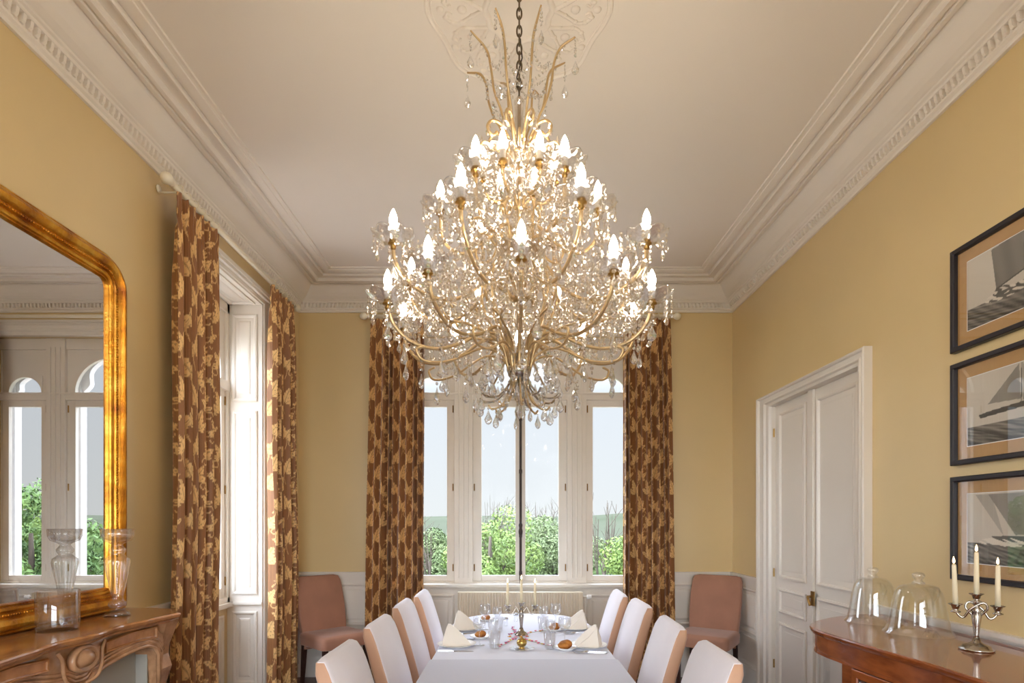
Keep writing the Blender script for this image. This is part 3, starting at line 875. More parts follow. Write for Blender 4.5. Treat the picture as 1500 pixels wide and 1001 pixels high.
# ------------------------------------------------------------------ chairs
def rrect(cx, cy, hx, hy, r, n=6):
    out = []
    for sx, sy, a0 in ((1, -1, -PI / 2), (1, 1, 0), (-1, 1, PI / 2), (-1, -1, PI)):
        for i in range(n + 1):
            a = a0 + (PI / 2) * i / n
            out.append((cx + sx * (hx - r) + r * math.cos(a), cy + sy * (hy - r) + r * math.sin(a)))
    return out
def make_chair(mt, lit_face=None):
    """faces +x, origin on the floor under the seat"""
    e = empty('dining_chair')
    b = MB()
    L = []
    for z, g in ((0.40, 0.0), (0.405, 0.008), (0.47, 0.012), (0.492, 0.008), (0.50, -0.008), (0.503, -0.03)):
        L.append([(x, y, z + (0.006 if g < 0 else 0)) for x, y in rrect(0.02, 0, 0.215 + g, 0.225 + g, 0.045 + min(0, g) * 0.5)])
    b.loops(L)
    b.build('seat', mt, e, smooth=True, angle=50)
    # back: an upright slab that leans back, widest at the shoulder, rounded top
    b = MB()
    NV, prof = 16, []
    L = []
    for i in range(NV + 1):
        t = i / NV
        z = 0.36 + t * 0.598
        lean = -0.175 - 0.145 * t ** 1.35
        hw = 0.205 + 0.024 * math.sin(t * PI * 0.75)
        th = 0.042 - 0.010 * t
        if t > 0.9:
            q = (t - 0.9) / 0.1
            hw -= 0.012 * q ** 3; th -= 0.012 * q ** 2
        L.append([(lean + y_, x_, z) for x_, y_ in rrect(0, 0, hw, th, min(0.016, th * 0.6), 4)])
    # slightly crowned top
    L.append([(p[0] * 0.15 + (-0.32) * 0.85, p[1] * 0.80, p[2] + 0.012) for p in L[-1]])
    b.loops(L)
    b.build('backrest', mt, e, smooth=True, angle=60)
    if lit_face:                                            # paler shell on face and top: window light put into the colour
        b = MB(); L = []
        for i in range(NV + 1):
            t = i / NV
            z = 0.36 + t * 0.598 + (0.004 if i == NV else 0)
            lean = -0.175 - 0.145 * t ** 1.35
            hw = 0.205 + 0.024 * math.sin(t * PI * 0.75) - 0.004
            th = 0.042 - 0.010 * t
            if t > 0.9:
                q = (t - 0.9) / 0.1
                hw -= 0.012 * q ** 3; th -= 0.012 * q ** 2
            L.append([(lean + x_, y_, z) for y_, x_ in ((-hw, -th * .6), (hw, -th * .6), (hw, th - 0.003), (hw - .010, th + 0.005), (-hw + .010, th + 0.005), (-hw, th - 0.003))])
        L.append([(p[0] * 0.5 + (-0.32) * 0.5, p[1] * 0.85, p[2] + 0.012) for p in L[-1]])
        b.loops(L); b.build('backrest_lit_face', lit_face, e, smooth=True, angle=40)
    for sx, sy in ((1, 1), (1, -1), (-1, 1), (-1, -1)):
        b = MB()
        x0, y0 = 0.02 + sx * 0.185, sy * 0.195
        x1 = x0 + (0.0 if sx > 0 else -0.05)
        b.loops([[(x + dx, y + dy, z) for dx, dy in ((-w, -w), (w, -w), (w, w), (-w, w))] for x, y, z, w in ((x1, y0, 0.0, 0.013), (x0, y0, 0.405, 0.020))])
        b.build('leg', M['legwood'], e, bevel=0.002)
    return e
ch = make_chair(M['velvet'], M['lit_face'])
TXC = 0.065
posn = [(2.43, 'nearest the camera'), (3.13, 'second from the camera'), (3.84, 'third from the camera'), (4.40, 'farthest from the camera')]
first = True
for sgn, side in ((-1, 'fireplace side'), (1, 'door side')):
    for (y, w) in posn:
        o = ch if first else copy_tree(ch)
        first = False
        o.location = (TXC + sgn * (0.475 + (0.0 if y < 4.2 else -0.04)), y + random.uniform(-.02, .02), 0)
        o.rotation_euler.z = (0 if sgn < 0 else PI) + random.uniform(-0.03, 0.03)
        tag(o, 'peach dining chair with window light painted on its back, on the %s, %s' % (side, w), 'chair', 'dining chairs along the table')
ch2 = make_chair(M['suede'])
ch2.location = (-1.585, 5.17, 0); ch2.rotation_euler.z = -PI / 2 + 0.80
ch2.scale.z = 1.035
tag(ch2, 'dusty rose dining chair against the wall in the corner by the side window curtain', 'chair', 'spare chairs against the back wall')
o = copy_tree(ch2); o.location = (1.74, 5.16, 0); o.rotation_euler.z = -PI / 2 - 0.60
tag(o, 'dusty rose dining chair against the wall in the corner by the white door', 'chair', 'spare chairs against the back wall')

# ------------------------------------------------------------------ dining table and linen
TY0, TY1, TH = 1.35, 4.76, 0.742
def table_outline(k=0.0, y0=TY0, end=True):
    """half-oval far end"""
    hw = 0.50 + k
    pts = [(TXC - hw, y0), (TXC + hw, y0)]
    if end:
        R = 0.62; yc = TY1 - R
        for i in range(25):
            a = PI / 2 * i / 24
            pts.append((TXC + hw * (max(0, math.cos(a)) ** 0.62), yc + (R + k) * math.sin(a) ** 0.9))
        for i in range(24, -1, -1):
            a = PI / 2 * i / 24
            pts.append((TXC - hw * (max(0, math.cos(a)) ** 0.62), yc + (R + k) * math.sin(a) ** 0.9))
    return pts
e = empty('dining_table'); tag(e, 'long dining table with a rounded far end hidden under white linen', 'table')
b = MB(); b.prism(table_outline(-0.01), TH - 0.03, TH); b.build('tabletop', M['cherryd'], e)
for x in (-0.32, 0.45):
    for y in (1.5, 3.0, 4.35):
        b = MB(); b.loops([[(x + dx * w, y + dy * w, z) for dx, dy in ((-1, -1), (1, -1), (1, 1), (-1, 1))] for z, w in ((0, 0.02), (0.72, 0.035))])
        b.build('leg', M['legwood'], e)
def draped(name, outline, ztop, drop, mt, lab, seed):
    P = [Vector((x, y, 0)) for x, y in outline]
    # resample the outline evenly
    segs = []
    n = len(P)
    out = []
    for i in range(n):
        a, c = P[i], P[(i + 1) % n]
        m = max(1, int((c - a).length / 0.02))
        for j in range(m): out.append(a.lerp(c, j / m))
    n = len(out)
    cen = sum(out, Vector()) / n
    r = random.Random(seed)
    L = []
    L.append([(p.x, p.y, ztop) for p in out])
    for q in range(1, 9):
        t = q / 8
        l = []
        for i, p in enumerate(out):
            tg = (out[(i + 1) % n] - out[i - 1]).normalized()
            nm = Vector((tg.y, -tg.x, 0))
            if nm.dot(p - cen) < 0: nm = -nm
            s = i * 0.02
            off = 0.004 + 0.012 * t + 0.014 * t * math.sin(s * 2 * PI / 0.23 + math.sin(s * 3 + seed)) * min(1, t * 2)
            l.append((p.x + nm.x * off, p.y + nm.y * off, ztop - drop * t))
        L.append(l)
    b = MB()
    b.loops(L, cap=False)
    b.f.append(tuple(reversed(range(n))))
    o = b.build(name, mt, smooth=True, angle=50)
    so = o.modifiers.new('hem', 'SOLIDIFY'); so.thickness = 0.002; so.offset = 1
    tag(o, lab, 'tablecloth', 'table linen')
    return o
draped('tablecloth', table_outline(0.004, 3.05), TH + 0.002, 0.225, M['cloth'], 'white tablecloth over the laid far part of the table', 1)
near = [(TXC - 0.512, 1.33), (TXC + 0.512, 1.33), (TXC + 0.512, 3.17), (TXC - 0.512, 3.162)]
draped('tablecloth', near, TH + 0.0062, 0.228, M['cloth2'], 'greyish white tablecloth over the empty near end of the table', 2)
TT = TH + 0.0045                                        # laid surface
# ------------------------------------------------------------------ things on the table
def plate(r=0.125):
    b = MB(); b.lathe([(0.001, 0), (r * 0.6, 0.0), (r * 0.62, 0.004), (r * 0.98, 0.016), (r, 0.019), (r * 0.97, 0.019), (r * 0.62, 0.009), (r * 0.55, 0.006), (0.001, 0.006)], n=48)
    return b
def napkin():
    b = MB()
    # linen folded to a standing sail: thick folded triangle, one tip drawn up
    s = 0.085
    base = [(-s, -0.035), (0.0, -0.055), (s, -0.03), (s * 0.9, 0.03), (0, 0.05), (-s * 0.95, 0.03)]
    L = [[(x, y, 0.0) for x, y in base], [(x * 0.97, y * 0.95, 0.014) for x, y in base]]
    L.append([(x * 0.80 - 0.012, y * 0.6, 0.045) for x, y in base])
    L.append([(x * 0.50 - 0.026, y * 0.36, 0.085) for x, y in base])
    L.append([(x * 0.10 - 0.045, y * 0.12, 0.128) for x, y in base])
    b.loops(L)
    return b
def napkin_fold():
    b = MB()
    b.loops([[(-0.085, 0.02, 0.002), (-0.078, 0.052, 0.002), (0.05, 0.062, 0.002), (0.06, 0.035, 0.002)],
             [(-0.070, 0.02, 0.075), (-0.066, 0.035, 0.075), (-0.012, 0.04, 0.055), (-0.008, 0.028, 0.055)],
             [(-0.064, 0.015, 0.11), (-0.062, 0.018, 0.11), (-0.055, 0.019, 0.108), (-0.055, 0.015, 0.108)]])
    return b
def knife():
    b = MB()
    L = []
    for y, w, h in ((0, .004, .003), (.004, .007, .008), (.05, .0065, .009), (.085, .005, .008), (.095, .004, .004), (.10, .009, .003), (.17, .0095, .0025), (.20, .006, .002), (.212, .001, .001)):
        L.append([(-w, y, 0.0005), (w, y, 0.0005), (w * .8, y, h), (-w * .8, y, h)])
    return b.loops(L)
def fork():
    b = MB(); L = []
    for y, w, z, h in ((0, .003, 0, .003), (.01, .007, 0, .004), (.06, .0045, .002, .004), (.11, .0035, .006, .003), (.128, .009, .008, .0025), (.14, .011, .006, .0025)):
        L.append([(-w, y, z), (w, y, z), (w * .8, y, z + h), (-w * .8, y, z + h)])
    b.loops(L)
    for k in range(4):
        x = -0.0095 + k * 0.00633
        b.loops([[(x - .0014, y, z), (x + .0014, y, z), (x + .0014, y, z + .002), (x - .0014, y, z + .002)] for y, z in ((.139, .006), (.165, .003), (.192, .006))])
    return b
def goblet(R=0.040, H=0.175, bowl=0.085):
    zb = H - bowl
    outer = [(0.001, 0), (0.034, 0.0), (0.035, 0.002), (0.012, 0.006), (0.0042, 0.014), (0.0038, zb - 0.012), (0.010, zb - 0.002), (R * 0.62, zb + bowl * 0.14), (R * 0.93, zb + bowl * 0.36), (R, zb + bowl * 0.55), (R * 0.93, zb + bowl * 0.85), (R * 0.88, H)]
    inner = [(R * 0.88 - 0.0014, H), (R * 0.93 - 0.0016, zb + bowl * 0.85), (R - 0.0016, zb + bowl * 0.55), (R * 0.92 - 0.002, zb + bowl * 0.37), (R * 0.60 - 0.002, zb + bowl * 0.17), (0.006, zb + 0.006), (0.001, zb + 0.005)]
    b = MB(); b.lathe(outer + inner, n=28); return b
def tumbler():
    b = MB(); b.lathe([(0.001, 0), (0.028, 0), (0.030, 0.004), (0.037, 0.10), (0.0355, 0.10), (0.028, 0.010), (0.001, 0.009)], n=28,
                      scal=lambda a, r, z: (r * (1 + (0.02 * math.cos(10 * a) if z < 0.07 else 0)), z)); return b
def roll(seed=0, s=1.0):
    r = random.Random(seed); b = MB()
    b.ell((0, 0, 0.024 * s), 0.046 * s, 0.033 * s, 0.026 * s, 22, 14)
    v = []
    for x, y, z in b.v:
        k = 1 + 0.05 * math.sin(x * 90 + seed) * math.cos(y * 110 + seed) + (0.06 * math.sin(x * 60 + y * 60) if z > 0.03 * s else 0)
        v.append((x * k, y * k, max(0.0, z * k)))
    b.v = v
    return b

protos = {}
def inst(key, maker, m, name, loc, rz, label, cat, group, smooth=True, angle=None):
    if key not in protos:
        o = maker().build(name, m, smooth=smooth, angle=angle)
        protos[key] = o
    else:
        o = protos[key].copy(); COL.objects.link(o)
    o.location = loc; o.rotation_euler.z = rz
    return tag(o, label, cat, group)
NF = [None]
def set_napkin(loc, rz, label):
    if NF[0] is None:
        e = napkin().build('napkin', M['napkin'], smooth=True, angle=25)
        napkin_fold().build('rear_fold', M['napkin'], e, smooth=True, angle=25)
        NF[0] = e; o = e
    else:
        o = copy_tree(NF[0])
    o.location = loc; o.rotation_euler.z = rz
    tag(o, label, 'napkin', 'folded napkins on the plates')
# (plate x, y, side, name)
SETS = [(-0.335, 3.52, -1, 'on the fireplace side nearest the camera'), (-0.325, 4.05, -1, 'on the fireplace side nearest the window'),
        (0.455, 3.50, 1, 'on the door side nearest the camera'), (0.445, 4.08, 1, 'on the door side nearest the window')]
for i, (x, y, sd, w) in enumerate(SETS):
    inst('plate', lambda: plate(0.118), M['china'], 'plate', (x, y, TT), 0, 'white dinner plate under a folded napkin, ' + w, 'plate', 'dinner plates')
    set_napkin((x, y, TT + 0.0075), (0.15 if sd < 0 else PI - 0.2) + (0.1 if i % 2 else -0.1), 'cream napkin folded to a peak, ' + w)
    dirn = -sd                                           # guest looks toward the middle
    # cutlery lies across (along x), knife on the guest's right hand
    ry = PI / 2 * (1 if dirn < 0 else -1)
    inst('knife', knife, M['steel'], 'table_knife', (x + sd * 0.10, y + sd * 0.145, TT), ry, 'steel table knife beside the plate, ' + w, 'knife', 'table knives', smooth=False)
    inst('fork', fork, M['steel'], 'fork', (x + sd * 0.10, y - sd * 0.150, TT), ry, 'steel fork beside the plate, ' + w, 'fork', 'forks', smooth=False)
    inst('fork', fork, M['steel'], 'fork', (x + sd * 0.09, y - sd * 0.178, TT), ry, 'second steel fork farther from the plate, ' + w, 'fork', 'forks', smooth=False)
    gx = x - sd * 0.135
    inst('goblet', goblet, M['tglass'], 'wine_glass', (gx, y + 0.03, TT), 0, 'stemmed wine glass closest to its plate, ' + w, 'glass', 'wine glasses')
    inst('goblet2', lambda: goblet(0.034, 0.15, 0.07), M['tglass'], 'wine_glass', (gx - sd * 0.085, y + 0.06, TT), 0, 'smaller stemmed glass toward the table middle, ' + w, 'glass', 'wine glasses')
    inst('tumbler', tumbler, M['tglass'], 'water_glass', (gx - sd * 0.095, y - 0.050, TT), 0, 'straight water glass without a stem, ' + w, 'glass', 'water glasses')
for x, y, s, w in ((0.313, 3.42, 1.0, 'on the door side closest to the camera'), (-0.205, 3.76, 0.85, 'on the fireplace side behind the nearer glasses'), (0.295, 4.02, 0.95, 'on the door side behind the nearer glasses'), (-0.20, 4.42, 0.8, 'on the fireplace side close to the far end')):
    inst('bplate', lambda: plate(0.07), M['china'], 'side_plate', (x, y, TT), 0, 'small white bread plate ' + w, 'plate', 'bread plates')
    o = inst('roll%d' % int(s * 100), lambda: roll(int(s * 100), s), M['bread'], 'bread_roll', (x, y, TT + 0.005), 0.5 * s, 'golden bread roll ' + w, 'bread', 'bread rolls')
for i, (x, y, z) in enumerate(((0.045, 4.22, 0), (0.12, 4.40, 0))):
    b = MB(); b.lathe([(0.001, 0), (0.016, 0), (0.018, 0.004), (0.015, 0.03), (0.017, 0.045)], n=16)
    o = b.build('salt_shaker', M['tglass'], smooth=True, loc=(x - 0.09, y, TT)); c = MB(); c.lathe([(0.018, 0.044), (0.018, 0.055), (0.010, 0.062), (0.001, 0.063)], n=16); c.build('shaker_cap', M['steel'], o, smooth=True)
    tag(o, 'small glass shaker with metal cap ' + ('right behind the candelabra' if i == 0 else 'farther behind the candelabra'), 'shaker', 'salt and pepper shakers')
# silver ball cellar on a glass dish in front of the candelabra
b = MB(); b.lathe([(0.001, 0), (0.055, 0.0), (0.075, 0.006), (0.074, 0.008), (0.05, 0.004), (0.001, 0.004)], n=40)
o = b.build('glass_dish', M['tglass'], smooth=True, loc=(0.058, 3.44, TT)); tag(o, 'flat round glass dish under the gilt ball in front of the candelabra', 'dish')
b = MB(); b.lathe([(0.001, 0.0), (0.020, 0.0), (0.018, 0.004), (0.010, 0.008), (0.024, 0.016), (0.031, 0.030), (0.030, 0.042), (0.020, 0.055), (0.007, 0.061), (0.005, 0.066), (0.001, 0.068)], n=28)
o = b.build('gilt_ball', M['giltball'], smooth=True, loc=(0.058, 3.44, TT + 0.0045)); tag(o, 'small shiny gilt ball standing in front of the candelabra foot', 'ornament')

# candelabra
def candle(h):
    b = MB(); b.lathe([(0.010, 0), (0.0095, h * 0.5), (0.008, h - 0.006), (0.006, h), (0.001, h)], n=14)
    o = b.build('candle', M['wax'], smooth=True)
    w = MB(); w.tube([(0, 0, h), (0.0005, 0, h + 0.007)], 0.0009, 5); w.build('wick', M['wick'], o)
    f = MB(); f.lathe([(0.0005, 0.003), (0.0035, 0.007), (0.0048, 0.012), (0.0036, 0.020), (0.0016, 0.027), (0.0003, 0.032)], (0, 0, h), 12); f.build('flame', M['flame'], o, smooth=True)
    return o
def candelabrum(loc, rz, H, R, label, places, lean=None, style=0, hc=0.19, bs=1.0):
    e = empty('candelabra', loc, rz); tag(e, label, 'candelabra')
    b = MB(); b.lathe([(0.001, 0), (0.058, 0), (0.060, 0.006), (0.050, 0.012), (0.046, 0.020), (0.030, 0.026), (0.016, 0.034), (0.011, 0.050)], n=36, scal=lambda a, r, z: (r * (bs if r > .02 else 1) * (1 + (0.03 * math.cos(8 * a) if 0.003 < z < 0.02 else 0)), z))
    b.build('base', M['silver'], e, smooth=True)
    b = MB(); b.lathe([(0.010, 0.046), (0.009, 0.060), (0.013, 0.10), (0.018, H * 0.62), (0.014, H * 0.68), (0.020, H * 0.72), (0.011, H * 0.77), (0.009, H * 0.86), (0.012, H - 0.03)], n=20)
    b.build('stem', M['silver'], e, smooth=True)
    cups = [(0, H)]
    for s in (-1, 1):
        b = MB()
        if style == 0:
            p = [(s * 0.008, 0, H * 0.70), (s * 0.035, 0.004, H * 0.88), (s * R * 0.45, 0.004, H * 0.84), (s * R * 0.62, 0, H * 0.70), (s * R * 0.88, 0, H * 0.68), (s * R, 0, H * 0.82), (s * R, 0, H * 0.88)]
        else:
            p = [(-s * 0.012, 0.0, H * 0.62), (-s * 0.034, s * 0.008, H * 0.76), (-s * 0.020, s * 0.010, H * 0.86), (s * 0.02, s * 0.008, H * 0.74), (s * R * 0.62, 0, H * 0.58), (s * R * 0.92, 0, H * 0.64), (s * R, 0, H * 0.76)]
        b.tube(smooth_path(p, 7), 0.0046, 8)
        b.build('arm', M['silver'], e, smooth=True)
        cups.append((s * R, H * (0.92 if style == 0 else 0.80)))
    for i, (x, z) in enumerate(cups):
        b = MB(); b.lathe([(0.004, -0.034), (0.018, -0.030), (0.018, -0.027), (0.008, -0.022), (0.012, -0.015), (0.015, -0.004), (0.024, 0.002), (0.025, 0.004), (0.013, 0.003), (0.010, -0.012), (0.001, -0.012)], (x, 0, z), 22,
                          scal=lambda a, r, zz: (r * (1 + (0.05 * math.cos(8 * a) if r > 0.02 else 0)), zz))
        b.build('candle_cup', M['silver'], e, smooth=True)
        cd = candle(hc if i == 0 else hc * 0.97)
        c, s_ = math.cos(rz), math.sin(rz)
        cd.location = (loc[0] + x * c, loc[1] + x * s_, loc[2] + z - 0.012)
        if lean: cd.rotation_euler.y = lean[i]
        tag(cd, places[i], 'candle', 'lit candles')
    return e
candelabrum((0.062, 3.86, TT), 0.0, 0.212, 0.091, 'three-armed silver candelabra in the middle of the laid table',
            ['lit ivory candle in the central cup of the table candelabra', 'lit ivory candle on the table candelabra arm toward the fireplace', 'lit ivory candle on the table candelabra arm toward the door'], hc=0.168, bs=0.72)

# flowers strewn around the candelabra foot
M['petal_p'] = mat('magenta petals', srgb(206, 44, 110), rough=0.6); M['petal_o'] = mat('orange petals', srgb(236, 160, 40), rough=0.6)
M['petal_r'] = mat('pink petals', srgb(236, 130, 150), rough=0.6); M['petal_v'] = mat('violet petals', srgb(150, 40, 130), rough=0.6)
M['petal_y'] = mat('yellow petals', srgb(240, 206, 70), rough=0.6)
M['stemg'] = mat('flower stem', srgb(120, 150, 80), rough=0.6)
def blossom(s):
    b = MB()
    for k in range(6):
        a = k * PI / 3
        c, d = math.cos(a), math.sin(a)
        q = [(0, 0, .003), (.5, -.28, .006), (1.0, -.16, .009), (1.08, 0, .008), (1.0, .16, .009), (.5, .28, .006)]
        top = [((x * c - y * d) * s, (x * d + y * c) * s, z) for x, y, z in q]
        bot = [(x, y, z - 0.002) for x, y, z in top]
        b.loops([bot, top])
    b.ell((0, 0, .006), s * .28, s * .28, .005, 8, 4)
    return b
fl = []
def spray(pts, cols, ns, w):
    e = empty('flower_spray', (pts[0][0], pts[0][1], TT)); tag(e, w, 'flowers', 'flower sprays on the tablecloth')
    P = smooth_path([(x - pts[0][0], y - pts[0][1], 0.003) for x, y in pts], 6)
    b = MB(); b.tube(P, 0.0012, 5); b.build('stem', M['stemg'], e)
    for i in range(ns):
        p = P[int((i + .5) / ns * (len(P) - 1))]
        s = random.uniform(0.007, 0.0125)
        o = blossom(s).build('blossom', M[cols[i % len(cols)]], e)
        o.location = (p[0] + random.uniform(-.012, .012), p[1] + random.uniform(-.012, .012), 0.001); o.rotation_euler.z = random.uniform(0, 3)
spray([(-0.085, 3.48), (-0.04, 3.57), (0.0, 3.68), (0.02, 3.72)], ['petal_r', 'petal_y', 'petal_p', 'petal_r', 'petal_v'], 10, 'pink and magenta flower spray trailing from the candelabra toward the fireplace side')
spray([(0.08, 3.70), (0.13, 3.64), (0.19, 3.56), (0.235, 3.49)], ['petal_p', 'petal_r', 'petal_y', 'petal_p', 'petal_r'], 11, 'magenta flower spray trailing from the candelabra toward the bread roll')
spray([(-0.02, 3.86), (0.02, 3.92), (0.01, 4.04), (0.02, 4.18)], ['petal_v', 'petal_p', 'petal_r'], 8, 'violet and pink flower spray running behind the candelabra toward the window')
spray([(0.10, 3.90), (0.17, 3.97), (0.24, 4.02)], ['petal_r', 'petal_o'], 5, 'pale flower spray behind the candelabra toward the door side')
spray([(-0.03, 3.80), (0.02, 3.765), (0.075, 3.77), (0.11, 3.80)], ['petal_o', 'petal_o', 'petal_r'], 7, 'orange flowers lying around the candelabra foot')

# ------------------------------------------------------------------ pictures on the right wall
def sea_img(kind):
    W_, H_ = 150, 110
    x, y = np.meshgrid(np.linspace(0, 1, W_), np.linspace(0, 1, H_))
    r = np.random.default_rng(kind + 5)
    g = 0.56 + 0.10 * y + 0.04 * np.sin(3 * x + 2 * y)
    hor = (0.30, 0.27, 0.30)[kind]
    nz = sum(np.sin(x * a + y * b_ + c) for a, b_, c in zip(r.uniform(8, 60, 7), r.uniform(50, 160, 7), r.uniform(0, 6, 7))) / 7
    nz2 = sum(np.sin(x * a + y * b_ + c) for a, b_, c in zip(r.uniform(3, 20, 5), r.uniform(10, 50, 5), r.uniform(0, 6, 5))) / 5
    sea = 0.17 + 0.20 * nz + 0.10 * nz2 - 0.10 * (hor - y) / hor
    g = np.where(y < hor, sea, g)
    def poly(g, P, val, tex=0.0, freq=18):
        ins = np.zeros_like(x, bool); n = len(P); j = n - 1
        for i in range(n):
            xi, yi = P[i]; xj, yj = P[j]
            c = ((yi > y) != (yj > y)) & (x < (xj - xi) * (y - yi) / (yj - yi + 1e-9) + xi)
            ins ^= c; j = i
        return np.where(ins, val + tex * np.sin(freq * (x + 0.15 * y) * PI), g)
    if kind == 0:
        g = poly(g, [(.30, .98), (.36, .42), (.95, .60), (.90, 1.05)], 0.17, 0.025, 9)
        g = poly(g, [(.50, 1.0), (.95, .60), (1.0, 1.0)], 0.21, 0.02, 7)
        g = poly(g, [(.35, .42), (.355, .40), (.97, .58), (.96, .60)], 0.05)
        g = poly(g, [(.30, .34), (.40, .25), (.85, .27), (.97, .36), (.97, .40)], 0.09)
        sp = (np.hypot((x - .50) / .28, (y - .31) / .07) < 1) & (nz + nz2 * .7 > 0.0); g = np.where(sp, 0.72, g)
        sp = (np.hypot((x - .42) / .10, (y - .36) / .06) < 1) & (nz > -.1); g = np.where(sp, 0.07, g)
    elif kind == 1:
        g = poly(g, [(.26, .55), (.62, .99), (.64, .52)], 0.27, 0.02, 8)
        g = poly(g, [(.66, .99), (.66, .50), (.97, .48)], 0.33, 0.02, 8)
        g = poly(g, [(.14, .42), (.17, .37), (.80, .42), (.97, .47), (.90, .50), (.25, .445)], 0.04)
        g = poly(g, [(.64, .42), (.65, .42), (.655, 1.0), (.645, 1.0)], 0.06)
    else:
        g = poly(g, [(.10, .98), (.45, .40), (.30, .98)], 0.42)
        g = poly(g, [(.26, .98), (.58, .42), (.93, .46), (.80, .98)], 0.25, 0.025, 8)
        g = poly(g, [(.30, .40), (.36, .32), (.80, .33), (.98, .42)], 0.07)
        sp = (np.hypot((x - .45) / .30, (y - .32) / .06) < 1) & (nz + nz2 > 0.0); g = np.where(sp, 0.78, g)
    g = np.clip(g, 0.015, 1)
    return W_, H_, np.stack([g * 0.92, g * 0.84, g * 0.72], -1).reshape(-1, 3)
def picture(y0, y1, z0, z1, kind, label):
    e = empty('framed_photograph', (XR, (y0 + y1) / 2, z0)); tag(e, label, 'picture', 'framed yacht photographs on the right wall')
    w, h = (y1 - y0) / 2, z1 - z0
    T = lambda u, v, n: (-n, -u, v)
    b = MB(); b.frame(T, -w, w, 0, h, [(0, 0.001), (0, 0.026), (0.004, 0.030), (0.020, 0.030), (0.024, 0.026), (0.026, 0.012), (0.026, 0.006)])
    b.build('frame', M['frame'], e)
    b = MB(); b.frame(T, -w + 0.024, w - 0.024, 0.024, h - 0.024, [(0, 0.008), (0.056, 0.008), (0.059, 0.0055)])
    slab(b, T, -w + 0.02, w - 0.02, 0.02, h - 0.02, 0.001, 0.004)
    b.build('mount', M['mount'], e)
    b = MB(); b.frame(T, -w + 0.081, w - 0.081, 0.081, h - 0.081, [(0, 0.0084), (0.0035, 0.0084)]); b.build('mount_bevel', M['china'], e)
    W_, H_, col = sea_img(kind)
    me = bpy.data.meshes.new('print')
    iw, ih = w - 0.083, h - 0.166
    xs, zs = np.meshgrid(np.linspace(iw, -iw, W_), np.linspace(0.083, 0.083 + ih, H_))
    co = np.stack([np.full(xs.size, -0.0062), xs.ravel(), zs.ravel()], -1)
    idx = np.arange(W_ * H_).reshape(H_, W_)
    f = np.stack([idx[:-1, :-1], idx[:-1, 1:], idx[1:, 1:], idx[1:, :-1]], -1).reshape(-1, 4)
    me.from_pydata(co.tolist(), [], f.tolist()); me.update()
    o = bpy.data.objects.new('photographic_print', me); COL.objects.link(o); o.parent = e; me.materials.append(M['photo'])
    set_colors(o, col)
    b = MB(); b.add([T(-w + .022, .022, .0125), T(w - .022, .022, .0125), T(w - .022, h - .022, .0125), T(-w + .022, h - .022, .0125)], [(0, 1, 2, 3)])
    b.build('glazing', M['pglass'], e)
picture(2.19, 2.80, EYE + 0.81, EYE + 1.30, 0, 'black framed sepia yacht photograph, topmost of the three')
picture(2.19, 2.80, EYE + 0.27, EYE + 0.755, 1, 'black framed yacht photograph, middle of the three')
picture(2.19, 2.80, EYE - 0.275, EYE + 0.215, 2, 'black framed yacht photograph, lowest of the three, above the cabinet')

# ------------------------------------------------------------------ display cabinet
CT = 0.98
def cab_outline(k=0.0):
    far = [(2.100, 3.290), (1.99, 3.285), (1.87, 3.245), (1.76, 3.185), (1.66, 3.11), (1.575, 3.03), (1.51, 2.945), (1.475, 2.85), (1.468, 2.74)]
    pts = [tuple(p[:2]) for p in smooth_path([(x, y, 0) for x, y in far], 4)]
    front = [(1.478, 2.60), (1.50, 2.35), (1.535, 2.1), (1.54, 1.9), (1.54, 1.7), (1.53, 1.5)]
    near = [(1.53, 1.42), (1.56, 1.30), (1.64, 1.18), (1.76, 1.08), (1.90, 1.02), (2.10, 1.0)]
    P = pts + front + near
    if not k: return P
    out = []
    n = len(P)
    for i, p in enumerate(P):
        a, c = Vector(P[max(0, i - 1)]), Vector(P[min(n - 1, i + 1)])
        t = (c - a).normalized(); nm = Vector((-t.y, t.x))
        cen = Vector((2.1, 2.15))
        if nm.dot(Vector(p) - cen) < 0: nm = -nm
        q = Vector(p) + nm * k
        if i == 0: q = Vector((2.1, p[1] + k))
        if i == n - 1: q = Vector((2.1, p[1] - k))
        out.append((q.x, q.y))
    return out
e = empty('display_cabinet', (1.8, 2.1, 0)); tag(e, 'polished cherry display cabinet with rounded ends below the framed photographs', 'cabinet')
def cb(b, name, m, **k):
    o = b.build(name, m, e, **k); o.location = (-1.8, -2.1, 0); return o
b = MB(); b.loops([[(x, y, z) for x, y in cab_outline(k)] for k, z in ((-0.016, CT - 0.032), (-0.008, CT - 0.028), (-0.002, CT - 0.018), (0.0, CT - 0.008), (-0.003, CT - 0.002), (-0.010, CT))])
cb(b, 'top', M['cherry'])
b = MB(); b.loops([[(x, y, z) for x, y in cab_outline(-0.022)] for z in (CT - 0.115, CT - 0.033)]); b.loops([[(x, y, z) for x, y in cab_outline(-0.018)] for z in (CT - 0.122, CT - 0.108)])
cb(b, 'apron', M['cherry'])
b = MB(); b.loops([[(x, y, z) for x, y in cab_outline(-0.015)] for z in (0.0, 0.10)]); cb(b, 'plinth', M['cherryd'])
b = MB(); b.loops([[(x, y, z) for x, y in cab_outline(-0.06)] for z in (0.52, 0.53)]); cb(b, 'shelf', M['cglass'])
b = MB(); b.box(2.075, 2.098, 1.02, 3.26, 0.10, CT - 0.12); cb(b, 'back_panel', M['dark'])
for y in (2.60, 1.42):
    x = 1.502 if y > 2 else 1.556
    b = MB(); b.box(x, x + 0.05, y - 0.045, y + 0.045, 0.1, CT - 0.12); cb(b, 'stile', M['cherry'], bevel=0.004)
